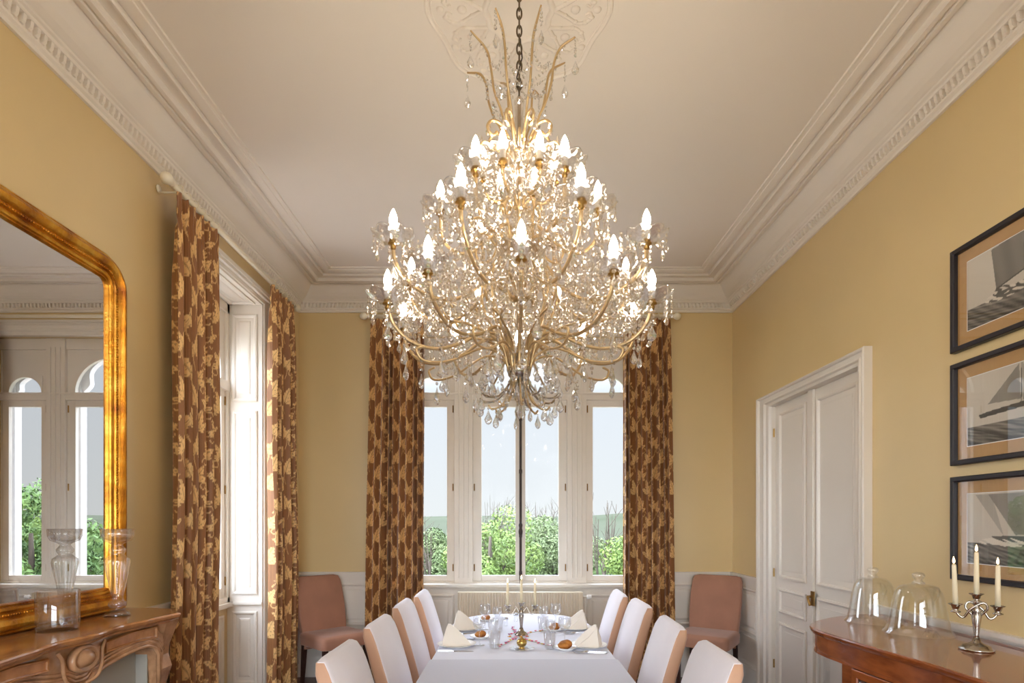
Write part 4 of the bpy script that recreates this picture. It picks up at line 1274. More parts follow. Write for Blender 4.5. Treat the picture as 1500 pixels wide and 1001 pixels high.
for seg in ((3, 33), ):
    b = MB(); o_ = [p for p in cab_outline(-0.035) if p[1] > 2.66]
    n = len(o_); b.loops([[(x, y, z) for x, y in o_] for z in (0.10, CT - 0.12)], closed=False, cap=False); cb(b, 'curved_glass', M['cglass'], smooth=True)
for y0, y1, x0, x1 in ((2.02, 2.555, 1.556, 1.503), (1.465, 2.0, 1.562, 1.558)):
    b = MB(); sl = (x1 - x0) / (y1 - y0)
    T = lambda u, v, n: (x0 + (u - y0) * sl - n, u, v)
    pr = [(0, -0.012), (0, 0.008), (0.004, 0.011), (0.034, 0.011), (0.038, 0.004), (0.038, -0.012)]
    b.frame(T, y0, y1, 0.11, CT - 0.125, pr); d = cb(b, 'glazed_door', M['cherry'])
    b = MB(); b.frame(T, y0 + 0.038, y1 - 0.038, 0.148, CT - 0.163, [(0, 0.0), (0, 0.006), (0.008, 0.006), (0.008, 0)]); q = b.build('metal_bead', M['steel'], d)
    b = MB(); slab(b, T, y0 + 0.04, y1 - 0.04, 0.15, CT - 0.165, -0.004, -0.001); q = b.build('door_glass', M['cglass'], d)

candelabrum((1.885, 2.355, CT), math.radians(-28), 0.225, 0.068, 'tarnished silver candelabra on the cherry cabinet below the photographs',
            ['lit ivory candle in the central cup of the cabinet candelabra', 'lit ivory candle on the cabinet candelabra arm toward the glass domes', 'lit ivory candle on the cabinet candelabra arm away from the domes'], lean=(0, -0.04, 0.0), style=1, hc=0.184)
def dome(loc, label, R, H):
    o_ = [(R, 0.0), (R * 0.985, 0.004), (R * 0.92, H * .045), (R * 0.86, H * .12), (R * 0.81, H * 0.24), (R * 0.76, H * 0.42), (R * 0.70, H * 0.58), (R * 0.63, H * 0.69), (R * 0.53, H * 0.765), (R * 0.40, H * 0.80), (R * 0.20, H * 0.815), (R * 0.12, H * 0.82)]
    i_ = [(r - 0.003 if r > 0.02 else r, z - (0.003 if z > H * 0.7 else 0)) for r, z in reversed(o_)]
    b = MB()
    b.lathe(o_ , n=48, cap=False); b.lathe(i_, n=48, cap=False)
    e = b.build('glass_dome', M['cglass'], smooth=True, loc=loc)
    b = MB(); b.lathe([(R * 0.18, H * 0.812), (R * 0.19, H * 0.825), (0.016, H * 0.86), (0.015, H * 0.88), (0.024, H * 0.915), (0.028, H * 0.95), (0.021, H * 0.985), (0.008, H), (0.001, H)], n=28)
    b.build('knob', M['vglass'], e, smooth=True)
    tag(e, label, 'glass dome', 'clear glass cloches on the cabinet')
dome((1.885, 3.03, CT), 'bell-shaped glass cloche on the cabinet, closer to the door', 0.135, 0.285)
dome((1.905, 2.72, CT), 'bell-shaped glass cloche on the cabinet, closer to the candelabra', 0.145, 0.285)
# ------------------------------------------------------------------ fireplace
FY, FZ, FX = 2.25, 1.07, -1.60
def shelf_x(y):
    t = abs(y - FY)
    return FX - 0.020 * (1 - math.cos(min(t, 0.34) / 0.34 * 2 * PI)) / 2 * 1.2 + (0.030 * max(0, (t - 0.34) / 0.22) if t > 0.34 else 0)
def shelf_outline(k):
    pts = []
    n = 40; h = 0.51 + k
    for i in range(n + 1):
        y = FY - h + 2 * h * i / n
        pts.append((shelf_x(FY + (y - FY) * 0.53 / h) + k, y))
    pts += [(-1.66 + k * 0.5, FY + 0.615 + k), (-1.78, FY + 0.66 + k), (XL + 0.001, FY + 0.68 + k), (XL + 0.001, FY - 0.68 - k), (-1.78, FY - 0.66 - k), (-1.66 + k * 0.5, FY - 0.615 - k)]
    return pts
fp = empty('fireplace', (XL, FY, 0)); tag(fp, 'carved rose-brown marble fireplace with serpentine shelf under the gilt mirror', 'fireplace')
def fb(b, name, m, parent=None, **k):
    o = b.build(name, m, parent or fp, **k)
    if not parent: o.location = (-XL, -FY, 0)
    return o
b = MB(); b.loops([[(x, y, z) for x, y in shelf_outline(k)] for k, z in ((-0.034, FZ - 0.040), (-0.030, FZ - 0.032), (-0.014, FZ - 0.026), (-0.004, FZ - 0.018), (0.0, FZ - 0.008), (-0.003, FZ - 0.002), (-0.008, FZ))])
fb(b, 'mantel_shelf', M['marbletop'])
def arch_z(t):
    P = [(0, .858), (.04, .862), (.075, .884), (.12, .888), (.18, .900), (.26, .918), (.34, .930), (.40, .928), (.44, .912), (.462, .880), (.470, .835)]
    for (a, za), (c, zc) in zip(P, P[1:]):
        if t <= c: return za + (zc - za) * (t - a) / (c - a)
    return .80
FXF = FX - 0.075
def front_x(y):
    return FXF + (shelf_x(y) - FX) * 0.8
b = MB()
n = 80; ys = [FY - 0.50 + 1.0 * i / n for i in range(n + 1)]
lo_f, lo_b, up_f, up_b = [], [], [], []
for y in ys:
    t = abs(y - FY); z = arch_z(min(t, .47)) if t <= .47 else .80
    x = front_x(y)
    bul = 0.0
    lo_f.append((x, y, z)); lo_b.append((XL + 0.05, y, z)); up_f.append((x - 0.01, y, FZ - 0.04)); up_b.append((XL + 0.05, y, FZ - 0.04))
mid = [((a[0] + c[0]) / 2 + 0.012, a[1], (a[2] * 0.45 + c[2] * 0.55)) for a, c in zip(lo_f, up_f)]
b.loops([lo_b, lo_f, mid, up_f, up_b], closed=False, cap=False)
fb(b, 'frieze', M['marble'], smooth=True, angle=30)
for off, r in ((0.006, 0.009), (0.028, 0.006), (0.044, 0.008)):
    pts = []
    for y in ys:
        t = abs(y - FY)
        if t > 0.468: continue
        z = arch_z(t); dz = (arch_z(min(t + .01, .468)) - arch_z(max(t - .01, 0))) / .02
        nrm = math.hypot(1, dz); s = 1 if y > FY else -1
        pts.append((front_x(y) + 0.005, y - s * dz / nrm * off * -1 * -1, z + off / nrm))
    if off < 0.01:
        pts = [(front_x(FY - .47) + .005, FY - 0.474, 0.12)] + pts + [(front_x(FY + .47) + .005, FY + 0.474, 0.12)]
    b = MB(); b.tube(pts, r, 8); fb(b, 'arch_moulding', M['marble'], smooth=True)
# oval boss with its ring
TFp = lambda u, v, nn: (front_x(FY) + nn, FY + u, v)
b = MB(); b.loops([[TFp(rx * math.cos(a), 0.970 + rz * math.sin(a), nn) for a in [2 * PI * i / 40 for i in range(40)]] for rx, rz, nn in ((.070, .052, .0), (.072, .054, .022), (.064, .047, .032), (.056, .039, .026), (.053, .036, .014), (.044, .029, .030), (.026, .017, .042), (.004, .003, .046))])
fb(b, 'oval_boss', M['marble'], smooth=True)
b = MB()
for s in (-1, 1):
    P = smooth_path([TFp(s * .015, .872, .012), TFp(s * .07, .885, .014), TFp(s * .098, .925, .014), TFp(s * .105, .985, .012), TFp(s * .125, 1.018, .010)], 6); b.tube(P, 0.007, 8)
fb(b, 'scroll_moulding', M['marble'], smooth=True)
for s in (-1, 1):                                        # sunk polished fields either side
    b = MB(); L = []
    for a, nn in ((0, .010), (.004, .018), (.010, .018), (.014, .006)):
        L.append([TFp(s * u, v, nn + (front_x(FY + s * u) - front_x(FY))) for u, v in ((.145 + a, .955 + a), (.30, .965 + a * .8), (.45 - a, .958 + a), (.45 - a, 1.018 - a), (.30, 1.020 - a), (.145 + a, 1.006 - a))])
    b.loops(L)
    fb(b, 'frieze_field', M['marbletop'])
for s in (-1, 1):
    b = MB(); L = []
    for z, w, d in ((0.0, .085, .10), (.12, .085, .10), (.13, .075, .085), (.60, .060, .055), (.72, .062, .06), (.80, .070, .085), (.86, .062, .07), (.90, .060, .075), (.98, .078, .10), (FZ - .04, .082, .115)):
        x0 = XL + 0.32
        cy = FY + s * 0.550
        L.append([(XL + 0.002, cy - w, z), (x0 + d - .02, cy - w, z), (x0 + d, cy - w * .6, z), (x0 + d, cy + w * .6, z), (x0 + d - .02, cy + w, z), (XL + 0.002, cy + w, z)])
    b.loops(L)
    lg = fb(b, 'jamb_leg', M['marble'], bevel=0.004)
    b = MB(); L = []
    for a, nn in ((0, 0.0), (0, .008), (.006, .010), (.012, .002)):
        L.append([(XL + 0.412 + nn, FY + s * .550 + u, v) for u, v in ((-.035 + a, .20 + a), (.035 - a, .20 + a), (.028 - a, .60 - a), (-.028 + a, .60 - a))])
    b.loops(L); b.build('sunk_panel', M['marble'], lg)
b = MB(); b.box(XL + 0.05, XL + 0.30, FY - 0.60, FY + 0.60, 0.0, FZ - 0.05); fb(b, 'breast', M['hearth'])
b = MB(); b.box(XL + 0.302, XL + 0.312, FY - 0.47, FY + 0.47, 0.0, 0.97); fb(b, 'fire_board', M['hearth'])

for s in (-1, 1):
    b = MB(); y = FY + s * 0.466; b.box(XL + 0.31, XL + 0.365, min(y, y - s * .006), max(y, y - s * .006), 0.0, 0.90); fb(b, 'opening_lining', M['hearth'])

# ------------------------------------------------------------------ gilt mirror
MX = -1.925                                              # face of the glass
my0, my1, mz0, mz1 = 1.575, 2.865, FZ + 0.001, 2.765
mr = empty('mirror', (XL + 0.09, (my0 + my1) / 2, mz0)); tag(mr, 'large gilt overmantel mirror with rounded top corners leaning on the marble shelf', 'mirror')
def mloop(k, x):
    y0, y1, z0, z1, r = my0 + k, my1 - k, mz0 + k, mz1 - k, max(0.012, 0.155 - k)
    P = [(x, y0, z0), (x, y1, z0)]
    for i in range(13):
        a = PI / 2 * i / 12; P.append((x, y1 - r + r * math.cos(a), z1 - r + r * math.sin(a)))
    for i in range(13):
        a = PI / 2 * i / 12; P.append((x, y0 + r - r * math.sin(a), z1 - r + r * math.cos(a)))
    return P
b = MB()
b.loops([mloop(k, MX + h) for k, h in ((0.0, -0.055), (0.0, 0.010), (0.004, 0.020), (0.010, 0.024), (0.016, 0.020), (0.018, 0.030), (0.028, 0.043), (0.042, 0.048), (0.056, 0.043), (0.064, 0.032), (0.068, 0.026), (0.074, 0.029), (0.082, 0.027), (0.086, 0.018), (0.094, 0.022), (0.104, 0.018), (0.108, 0.010), (0.114, 0.012), (0.120, 0.002), (0.121, -0.008))], cap=False)
o = b.build('frame', M['gilt'], mr, smooth=True, angle=35); o.location = (-mr.location.x, -mr.location.y, -mz0)
b = MB()                                                 # beading round the inner edge
P = mloop(0.078, MX + 0.030); dense = []
for i in range(len(P)):
    a, c = Vector(P[i]), Vector(P[(i + 1) % len(P)]); m = max(1, int((c - a).length / 0.012))
    dense += [a.lerp(c, j / m) for j in range(m)]
for p in dense: b.ell(p, 0.0042, 0.0046, 0.0046, 6, 4)
o = b.build('beading', M['gilt'], mr, smooth=True); o.location = (-mr.location.x, -mr.location.y, -mz0)
b = MB(); L = mloop(0.115, MX); b.add(L, [tuple(range(len(L)))]); o = b.build('mirror_glass', M['mirror'], mr); o.location = (-mr.location.x, -mr.location.y, -mz0)
b = MB(); b.loops([mloop(0.02, MX - 0.02), mloop(0.02, MX - 0.05)]); o = b.build('backboard', M['cherryd'], mr); o.location = (-mr.location.x, -mr.location.y, -mz0)

# ------------------------------------------------------------------ glassware on the mantel
flute = lambda k, amp, z0, z1: (lambda a, r, z: (r * (1 + (amp * (math.cos(k * a)) if z0 < z < z1 else 0)), z))
b = MB()
prof = [(.001, 0), (.050, 0), (.052, .004), (.046, .018), (.030, .030), (.027, .038), (.036, .048), (.037, .060), (.026, .072), (.022, .085), (.030, .13), (.042, .20), (.049, .245), (.048, .262), (.034, .274), (.025, .282), (.033, .294), (.034, .306), (.024, .318), (.020, .326), (.030, .334), (.055, .346), (.064, .366), (.066, .398), (.062, .399), (.059, .37), (.048, .352), (.024, .342), (.001, .340)]
b.lathe(prof, n=72, scal=lambda a, r, z: (r * (1 + (0.07 * math.cos(12 * a + z * 14) if .09 < z < .26 else 0.03 * math.cos(16 * a) if z > .33 else 0)), z))
o = b.build('crystal_vase', M['vglass'], smooth=True, loc=(-1.805, 2.655, FZ)); tag(o, 'tall fluted crystal vase with a waisted stem on the marble shelf beside the mirror frame', 'vase')
b = MB()
b.lathe([(.001, 0), (.066, 0), (.070, .005), (.072, .03), (.073, .158), (.0705, .160), (.0665, .158), (.064, .022), (.001, .018)], n=64, scal=lambda a, r, z: (r * (1 + (0.012 * math.cos(14 * a) if .03 < z < .12 and r > .069 else 0)), z))
o = b.build('glass_tumbler', M['vglass'], smooth=True, loc=(-1.80, 2.30, FZ)); tag(o, 'squat heavy crystal tumbler on the marble shelf in front of the mirror', 'glass')
# ------------------------------------------------------------------ chandelier
CX, CY = 0.03, 2.40
cl = empty('chandelier', (CX, CY, 0)); tag(cl, 'huge crystal chandelier with many gilt arms and lit candle bulbs above the table', 'chandelier')
def pol(r, a, z): return (r * math.cos(a), r * math.sin(a), z)
def octagon(b, p, s, ax=None, sq=0.55):
    """a faceted bead, thin along ax"""
    p = Vector(p)
    ax = Vector(ax or (random.uniform(-1, 1), random.uniform(-1, 1), random.uniform(-.3, .3))).normalized()
    u = ax.orthogonal().normalized(); w = ax.cross(u)
    ring = [(p + (u * math.cos(k * PI / 3) + w * math.sin(k * PI / 3)) * s) for k in range(6)]
    i = len(b.v)
    b.v += [tuple(q) for q in ring] + [tuple(p + ax * s * sq), tuple(p - ax * s * sq)]
    for k in range(6):
        j = (k + 1) % 6
        b.f += [(i + k, i + j, i + 6), (i + j, i + k, i + 7)]
def drop(b, p, L, w, yaw=None):
    """pear-shaped faceted pendant hanging from p"""
    yaw = random.uniform(0, PI) if yaw is None else yaw
    c, s = math.cos(yaw), math.sin(yaw)
    n = 8; Ls = []
    for t, k in ((0, .06), (.12, .20), (.40, .62), (.64, 1.0), (.82, .86), (.95, .42), (1.0, .04)):
        l = []
        for j in range(n):
            a = 2 * PI * (j + (0.5 if t in (.40, .82) else 0)) / n
            x, y = w * k * math.cos(a), w * k * 0.62 * math.sin(a)
            l.append((p[0] + x * c - y * s, p[1] + x * s + y * c, p[2] - L * t))
        Ls.append(l)
    b.loops(Ls)
def strand(b, pts, pitch=0.017, s=0.0062, var=True):
    """beads along a path"""
    P = [Vector(p) for p in pts]; acc = 0; k = 0
    for a, c in zip(P, P[1:]):
        d = (c - a).length; q = 0
        while acc + (d - q) >= pitch:
            q += pitch - acc; acc = 0
            octagon(b, a.lerp(c, q / d), s * (1.25 if var and k % 4 == 3 else 1)); k += 1
        acc += d - q
def swag(a, c, sag, n=12):
    a, c = Vector(a), Vector(c)
    return [a.lerp(c, i / n) - Vector((0, 0, sag * 4 * (i / n) * (1 - i / n))) for i in range(n + 1)]

# bobeche with its candle, once; copied to every arm
def scallop(k, amp): return lambda a, r, z: (r * (1 + (amp * abs(math.cos(k * a / 2)) if r > 0.03 else 0)), z + (0.010 * abs(math.cos(k * a / 2)) if r > 0.045 else 0))
b = MB(); b.lathe([(.012, -.004), (.030, -.002), (.056, .006), (.072, .020), (.076, .026), (.072, .025), (.054, .010), (.028, .003), (.012, .001)], n=48, scal=scallop(8, 0.12))
bob_me = b.build('bobeche', M['bobglass'], smooth=True); 
b = MB(); b.lathe([(.001, -.03), (.007, -.028), (.012, -.018), (.008, -.010), (.020, -.006), (.020, -.002), (.014, .002), (.016, .010), (.014, .012)], n=16)
cup_me = b.build('cup', M['brass'], smooth=True)
b = MB(); b.lathe([(.0125, .002), (.0125, .055), (.010, .058), (.001, .058)], n=16)
slv_me = b.build('candle_sleeve', M['sleeve'], smooth=True)
b = MB(); b.lathe([(.006, .056), (.010, .062), (.0145, .075), (.0155, .084), (.0135, .098), (.009, .112), (.004, .123), (.0008, .128)], n=14)
blb_me = b.build('bulb', M['bulb'], smooth=True)
used = {bob_me: 0, cup_me: 0, slv_me: 0, blb_me: 0}
def take(o, parent, loc, rz=0):
    if used[o]:
        q = o.copy(); COL.objects.link(q)
    else:
        q = o; used[o] = 1
    q.parent = parent; q.location = loc; q.rotation_euler.z = rz
    return q
loose = MB()                                             # the small beads nobody could count
pend = {}
for strl in (1, 2, 3):
    for alt in (0, 1):
        b = MB()
        for q in range(strl): octagon(b, (0, 0, -0.012 - q * 0.019), 0.0088, (1, 0, 0.2))
        drop(b, (0, 0, -0.020 - (strl - 1) * 0.019), 0.034 + 0.010 * alt, 0.0115, PI / 2)
        pend[(strl, alt)] = b.build('crystal_pendant', M['crystal']); used[pend[(strl, alt)]] = 0
b = MB(); strand(b, [(0, 0, 0), (0, 0, -.05)], 0.014, 0.0075); drop(b, (0, 0, -.052), 0.062, 0.0185, 0)
pend[9] = b.build('crystal_pendant', M['crystal2']); used[pend[9]] = 0
def light_arm(path, a, lean=0.0, tr=0.0072, dl=0.030, nd=8, strl=2):
    """path: list of (r, z) ending in the cup; a: azimuth"""
    P = smooth_path([pol(r, a, z) for r, z in path], 7)
    b = MB(); b.tube(P, tr, 7)
    # glass collars along the arm
    arm = b.build('arm', M['gold'], cl, smooth=True)
    for i in range(6, len(P) - 4, 7):
        octagon(loose, P[i], 0.013, sq=0.8)
    rc, zc = path[-1]
    c0 = Vector(pol(rc, a, zc))
    take(cup_me, arm, c0 + Vector((0, 0, 0.004))); take(bob_me, arm, c0 + Vector((0, 0, 0.008)), a)
    take(slv_me, arm, c0 + Vector((0, 0, 0.006))); take(blb_me, arm, c0 + Vector((0, 0, 0.006)))
    for k in range(nd):
        t = a + 2 * PI * k / nd
        p = c0 + Vector((0.073 * math.cos(t), 0.073 * math.sin(t), 0.030))
        take(pend[(strl, k % 2)], arm, p, t)
    take(pend[9], arm, c0 - Vector((0, 0, .03)), a)
    return c0
RL = [(.045, 2.125), (.060, 2.20), (.095, 2.262), (.165, 2.262), (.250, 2.215), (.350, 2.185), (.450, 2.205), (.515, 2.270), (.535, 2.340)]
RM = [(.030, 2.420), (.085, 2.480), (.150, 2.470), (.215, 2.415), (.300, 2.375), (.400, 2.385), (.480, 2.440), (.515, 2.500), (.520, 2.555)]
RN = [(.025, 2.62), (.080, 2.69), (.140, 2.66), (.200, 2.615), (.270, 2.62), (.320, 2.68), (.325, 2.78)]
RO = [(.020, 2.80), (.050, 2.84), (.085, 2.82), (.120, 2.83), (.145, 2.87), (.145, 2.905)]
TL_ = [-PI / 2 + k * PI / 5 for k in range(10)]
TM_ = [-PI / 2 + PI / 8 + k * PI / 4 for k in range(8)]
TN_ = [-PI / 2 + PI / 6 + k * PI / 3 for k in range(6)]
TO_ = [-PI / 2 + PI / 5.5 + k * PI / 3 for k in range(6)]
cL = [light_arm(RL, a, strl=3) for a in TL_]
cM = [light_arm(RM, a) for a in TM_]
cN = [light_arm(RN, a) for a in TN_]
cO = [light_arm(RO, a, strl=1, nd=6) for a in TO_]
# swags from cup to cup and from tier to tier
def swags(ring, sag, dz=0.03):
    for i, p in enumerate(ring):
        q = ring[(i + 1) % len(ring)]
        o = Vector((0, 0, dz))
        b = MB(); strand(b, swag(p + o, q + o, sag)); b.build('bead_swag', M['crystal'], cl)
swags(cL, 0.10, 0.02); swags(cM, 0.09, 0.02); swags(cN, 0.09, 0.02); swags(cO, 0.05, 0.02)
for ring, r1, z1, sag in ((cM, .14, 2.66, .07), (cL, .16, 2.47, .06), (cN, .07, 2.90, .05), (cL, .25, 2.60, .08)):
    for i, p in enumerate(ring):
        a = math.atan2(p.y, p.x)
        b = MB(); strand(b, swag(p + Vector((0, 0, .02)), pol(r1, a, z1), sag)); b.build('bead_swag', M['crystal'], cl)
# tall lyre ribs of the cage
for k in range(8):
    a = -PI / 2 + k * PI / 4
    P = smooth_path([pol(r, a, z) for r, z in ((.045, 2.13), (.060, 2.21), (.115, 2.31), (.155, 2.42), (.140, 2.52), (.085, 2.60), (.055, 2.68), (.085, 2.76), (.060, 2.83))], 6)
    b = MB(); b.tube(P, 0.0052, 7); b.build('cage_rib', M['gold'], cl, smooth=True)
    for i in range(4, len(P), 6): octagon(loose, P[i], 0.011, sq=.8)
for k in range(8):                                       # reversed inner scrolls
    a = -PI / 2 + PI / 8 + k * PI / 4
    P = smooth_path([pol(r, a, z) for r, z in ((.17, 2.62), (.19, 2.58), (.165, 2.545), (.12, 2.57), (.10, 2.64), (.15, 2.72), (.20, 2.715), (.215, 2.68))], 6)
    b = MB(); b.tube(P, 0.0048, 7); b.build('scroll', M['gold'], cl, smooth=True)
    P = smooth_path([pol(r, a, z) for r, z in ((.05, 2.15), (.085, 2.23), (.20, 2.285), (.30, 2.30), (.335, 2.345), (.30, 2.365), (.285, 2.345))], 6)
    b = MB(); b.tube(P, 0.0050, 7); b.build('scroll', M['gold'], cl, smooth=True)
    P = smooth_path([pol(r, a, z) for r, z in ((.045, 2.12), (.07, 2.175), (.16, 2.20), (.30, 2.135), (.40, 2.125), (.43, 2.165), (.40, 2.18))], 6)
    b = MB(); b.tube(P, 0.0050, 7); b.build('scroll', M['gold'], cl, smooth=True)
# central shaft of turned glass, hub and gallery plates
b = MB(); b.tube([(0, 0, 2.06), (0, 0, 3.26)], 0.007, 8); b.build('rod', M['brass'], cl)
b = MB()
b.lathe([(.010, 2.30), (.030, 2.33), (.022, 2.38), (.012, 2.44), (.020, 2.50), (.030, 2.53), (.016, 2.58), (.012, 2.66), (.026, 2.72), (.018, 2.78), (.010, 2.80)], n=16)
b.lathe([(.012, 2.86), (.028, 2.90), (.020, 2.96), (.012, 3.00)], n=16); b.lathe([(.014, 3.05), (.024, 3.08), (.016, 3.18), (.022, 3.24), (.008, 3.26)], n=12)
b.build('glass_stem', M['crystal'], cl, smooth=True, angle=40)
b = MB(); b.lathe([(.001, 2.085), (.030, 2.088), (.046, 2.105), (.052, 2.135), (.040, 2.16), (.020, 2.165), (.012, 2.20), (.001, 2.20)], n=32); b.build('hub', M['silver'], cl, smooth=True)
for z, r in ((2.42, .034), (2.62, .030), (2.80, .026), (3.02, .040)):
    b = MB(); b.lathe([(.004, z - .012), (r * .7, z - .010), (r, z), (r * .7, z + .008), (.004, z + .010)], n=20); b.build('gallery_plate', M['gold'], cl, smooth=True)
# bottom plume: curled silver arms bending outward with drops
for k in range(16):
    a = k * 2 * PI / 16 + 0.1
    big = k % 2
    P = smooth_path([pol(r, a, z) for r, z in (((.035, 2.10), (.055, 2.055), (.100, 2.010), (.150, 2.005), (.172, 2.022)) if big else ((.030, 2.10), (.040, 2.045), (.070, 1.985), (.110, 1.965), (.128, 1.980)))], 5)
    b = MB(); b.tube(P, 0.0042, 6); b.build('plume_arm', M['silver'] if big else M['gold'], cl, smooth=True)
    tip = P[-1]
    b = MB(); octagon(b, tip - Vector((0, 0, .012)), .007); drop(b, tip - Vector((0, 0, .020)), 0.060, 0.017, a); b.build('crystal_drop', M['crystal2'], cl)
    for i in range(3, len(P) - 2, 4): octagon(loose, P[i], 0.009, sq=.8)
b = MB(); b.lathe([(.001, 1.925), (.012, 1.935), (.020, 1.955), (.012, 1.975), (.007, 1.985), (.018, 2.005), (.028, 2.03), (.024, 2.06), (.010, 2.085)], n=12); b.build('finial', M['crystal2'], cl)
# large drops hanging below the lower tier
for k in range(40):
    a = 2 * PI * k / 40 + 0.05 * math.sin(k * 3)
    r, z = ((.300, 2.150), (.400, 2.165), (.215, 2.185), (.485, 2.205))[k % 4]
    n = (2, 3, 2, 1)[k % 4]
    p = Vector(pol(r, a, z)); b = MB()
    for i in range(n): octagon(b, p - Vector((0, 0, .014 + i * .019)), 0.0085)
    drop(b, p - Vector((0, 0, .014 + n * .018)), 0.062 + .010 * (k % 3), 0.0195, a + PI / 2)
    b.build('crystal_drop', M['crystal2'], cl)
for k in range(20):
    a = 2 * PI * k / 20 + .15
    p = Vector(pol(.155, a, 2.17)); b = MB()
    for i in range(3): octagon(b, p - Vector((0, 0, .010 + i * .018)), 0.0085)
    drop(b, p - Vector((0, 0, .066)), 0.06, 0.017, a); b.build('crystal_drop', M['crystal2'], cl)
# strings between the tiers
for ring, z, n in ((.13, 2.58, 3), (.24, 2.66, 4), (.30, 2.50, 5), (.42, 2.46, 4), (.20, 2.44, 4), (.36, 2.33, 3), (.46, 2.32, 3), (.12, 2.36, 4), (.26, 2.80, 3), (.18, 2.86, 3), (.27, 2.28, 3), (.10, 2.74, 4), (.16, 2.78, 3), (.34, 2.66, 3), (.22, 2.56, 5), (.40, 2.56, 3), (.48, 2.42, 3), (.34, 2.42, 4), (.50, 2.52, 2), (.08, 2.50, 4)):
    m = int(ring * 120)
    for k in range(m):
        a = 2 * PI * k / m + ring * 9
        p = Vector(pol(ring + random.uniform(-.02, .02), a, z + random.uniform(-.02, .02)))
        for i in range(n): octagon(loose, p - Vector((0, 0, i * .018)), random.uniform(.0072, .0100))
        drop(loose, p - Vector((0, 0, n * .018 - .004)), 0.040, 0.0125)
# crown
for k in range(8):
    a = -PI / 2 + PI / 8 + k * PI / 4
    P = smooth_path([pol(r, a, z) for r, z in ((.040, 3.02), (.070, 3.09), (.085, 3.15), (.115, 3.205), (.140, 3.28), (.150, 3.35), (.178, 3.405), (.240, 3.43))] if k % 2 else
                    [pol(r, a, z) for r, z in ((.040, 3.02), (.060, 3.10), (.080, 3.18), (.110, 3.25), (.125, 3.34), (.145, 3.41), (.212, 3.465))], 6)
    b = MB(); b.tube(P, [0.0050] * (len(P) - 5) + [0.0048, .0046, .0042, .0038, .0034], 7); b.build('crown_plume', M['gold'], cl, smooth=True)
    tip = P[-1]
    b = MB(); strand(b, [tip, tip - Vector((0, 0, .09))], 0.015, .0072); drop(b, tip - Vector((0, 0, .095)), .056, .016, a); b.build('crystal_drop', M['crystal2'], cl)
    a2 = a + PI / 4
    for i, sg in ((26, .05), (18, .045)):
        p, q = P[min(i, len(P) - 1)], None
        q = Matrix.Rotation(PI / 4, 3, 'Z') @ p
        b = MB(); strand(b, swag(p, q, sg * .9), .0150, .0072); b.build('bead_swag', M['crystal2'], cl)
    b = MB(); strand(b, swag(P[-4], (0, 0, 3.30), .03), .0155, .0065); b.build('bead_swag', M['crystal2'], cl)
    # C scroll with a crystal rosette below each plume
    Q = smooth_path([pol(r, a, z) for r, z in ((.045, 3.075), (.080, 3.125), (.120, 3.130), (.140, 3.098), (.118, 3.070), (.098, 3.090))], 6)
    b = MB(); b.tube(Q, 0.0062, 7); b.build('crown_scroll', M['gold'], cl, smooth=True)
    c = Vector(pol(.135, a, 3.09))
    for j in range(7): octagon(loose, c + Vector((0.016 * math.cos(j) * math.sin(a), -0.016 * math.cos(j) * math.cos(a), 0.016 * math.sin(j))), .008)
    drop(loose, Vector(pol(.165, a, 3.06)), .045, .012)
for k in range(6):
    a = -PI / 2 + k * PI / 3
    Q = smooth_path([pol(r, a, z) for r, z in ((.030, 2.96), (.090, 3.00), (.160, 3.02), (.185, 2.98), (.165, 2.945), (.145, 2.96))], 6)
    b = MB(); b.tube(Q, 0.005, 7); b.build('crown_scroll', M['gold'], cl, smooth=True)
    strand(loose, swag(Q[10], Matrix.Rotation(PI / 3, 3, 'Z') @ Q[10], .035), .0155, .006)
    for j in range(3): octagon(loose, Q[10] - Vector((0, 0, .02 + .018 * j)), .0075)
    drop(loose, Q[14] - Vector((0, 0, .03)), .04, .011)
for r, z in ((.05, 3.00), (.075, 2.95), (.055, 2.90)):
    for k in range(12): octagon(loose, pol(r, 2 * PI * k / 12, z), .010, sq=.8)
loose.build('crystal_beads', M['crystal'], cl)['kind'] = 'stuff'
# chain to the ceiling
nl = 14
for i in range(nl):
    z = 3.275 + i * 0.0365
    b = MB(); c = []
    for t in [2 * PI * k / 16 for k in range(16)]:
        x, y = 0.010 * math.cos(t), 0.024 * math.sin(t)
        c.append((x, 0, z + y) if i % 2 else (0, x, z + y))
    b.tube(c, 0.0036, 6, closed=True); b.build('chain_link', M['chain'], cl, smooth=True)
b = MB(); b.tube([(0.004, 0.0, 3.50), (0.012, 0.0, 3.42), (-0.01, 0.0, 3.34), (0.0, 0, 3.27)], 0.0028, 6); b.build('cable', M['iron'], cl, smooth=True)
b = MB(); b.lathe([(.001, 3.71), (.018, 3.715), (.045, 3.74), (.052, 3.765), (.052, 3.775)], n=24); b.build('ceiling_cup', M['chain'], cl, smooth=True)
for o in (bob_me, cup_me, slv_me, blb_me): pass

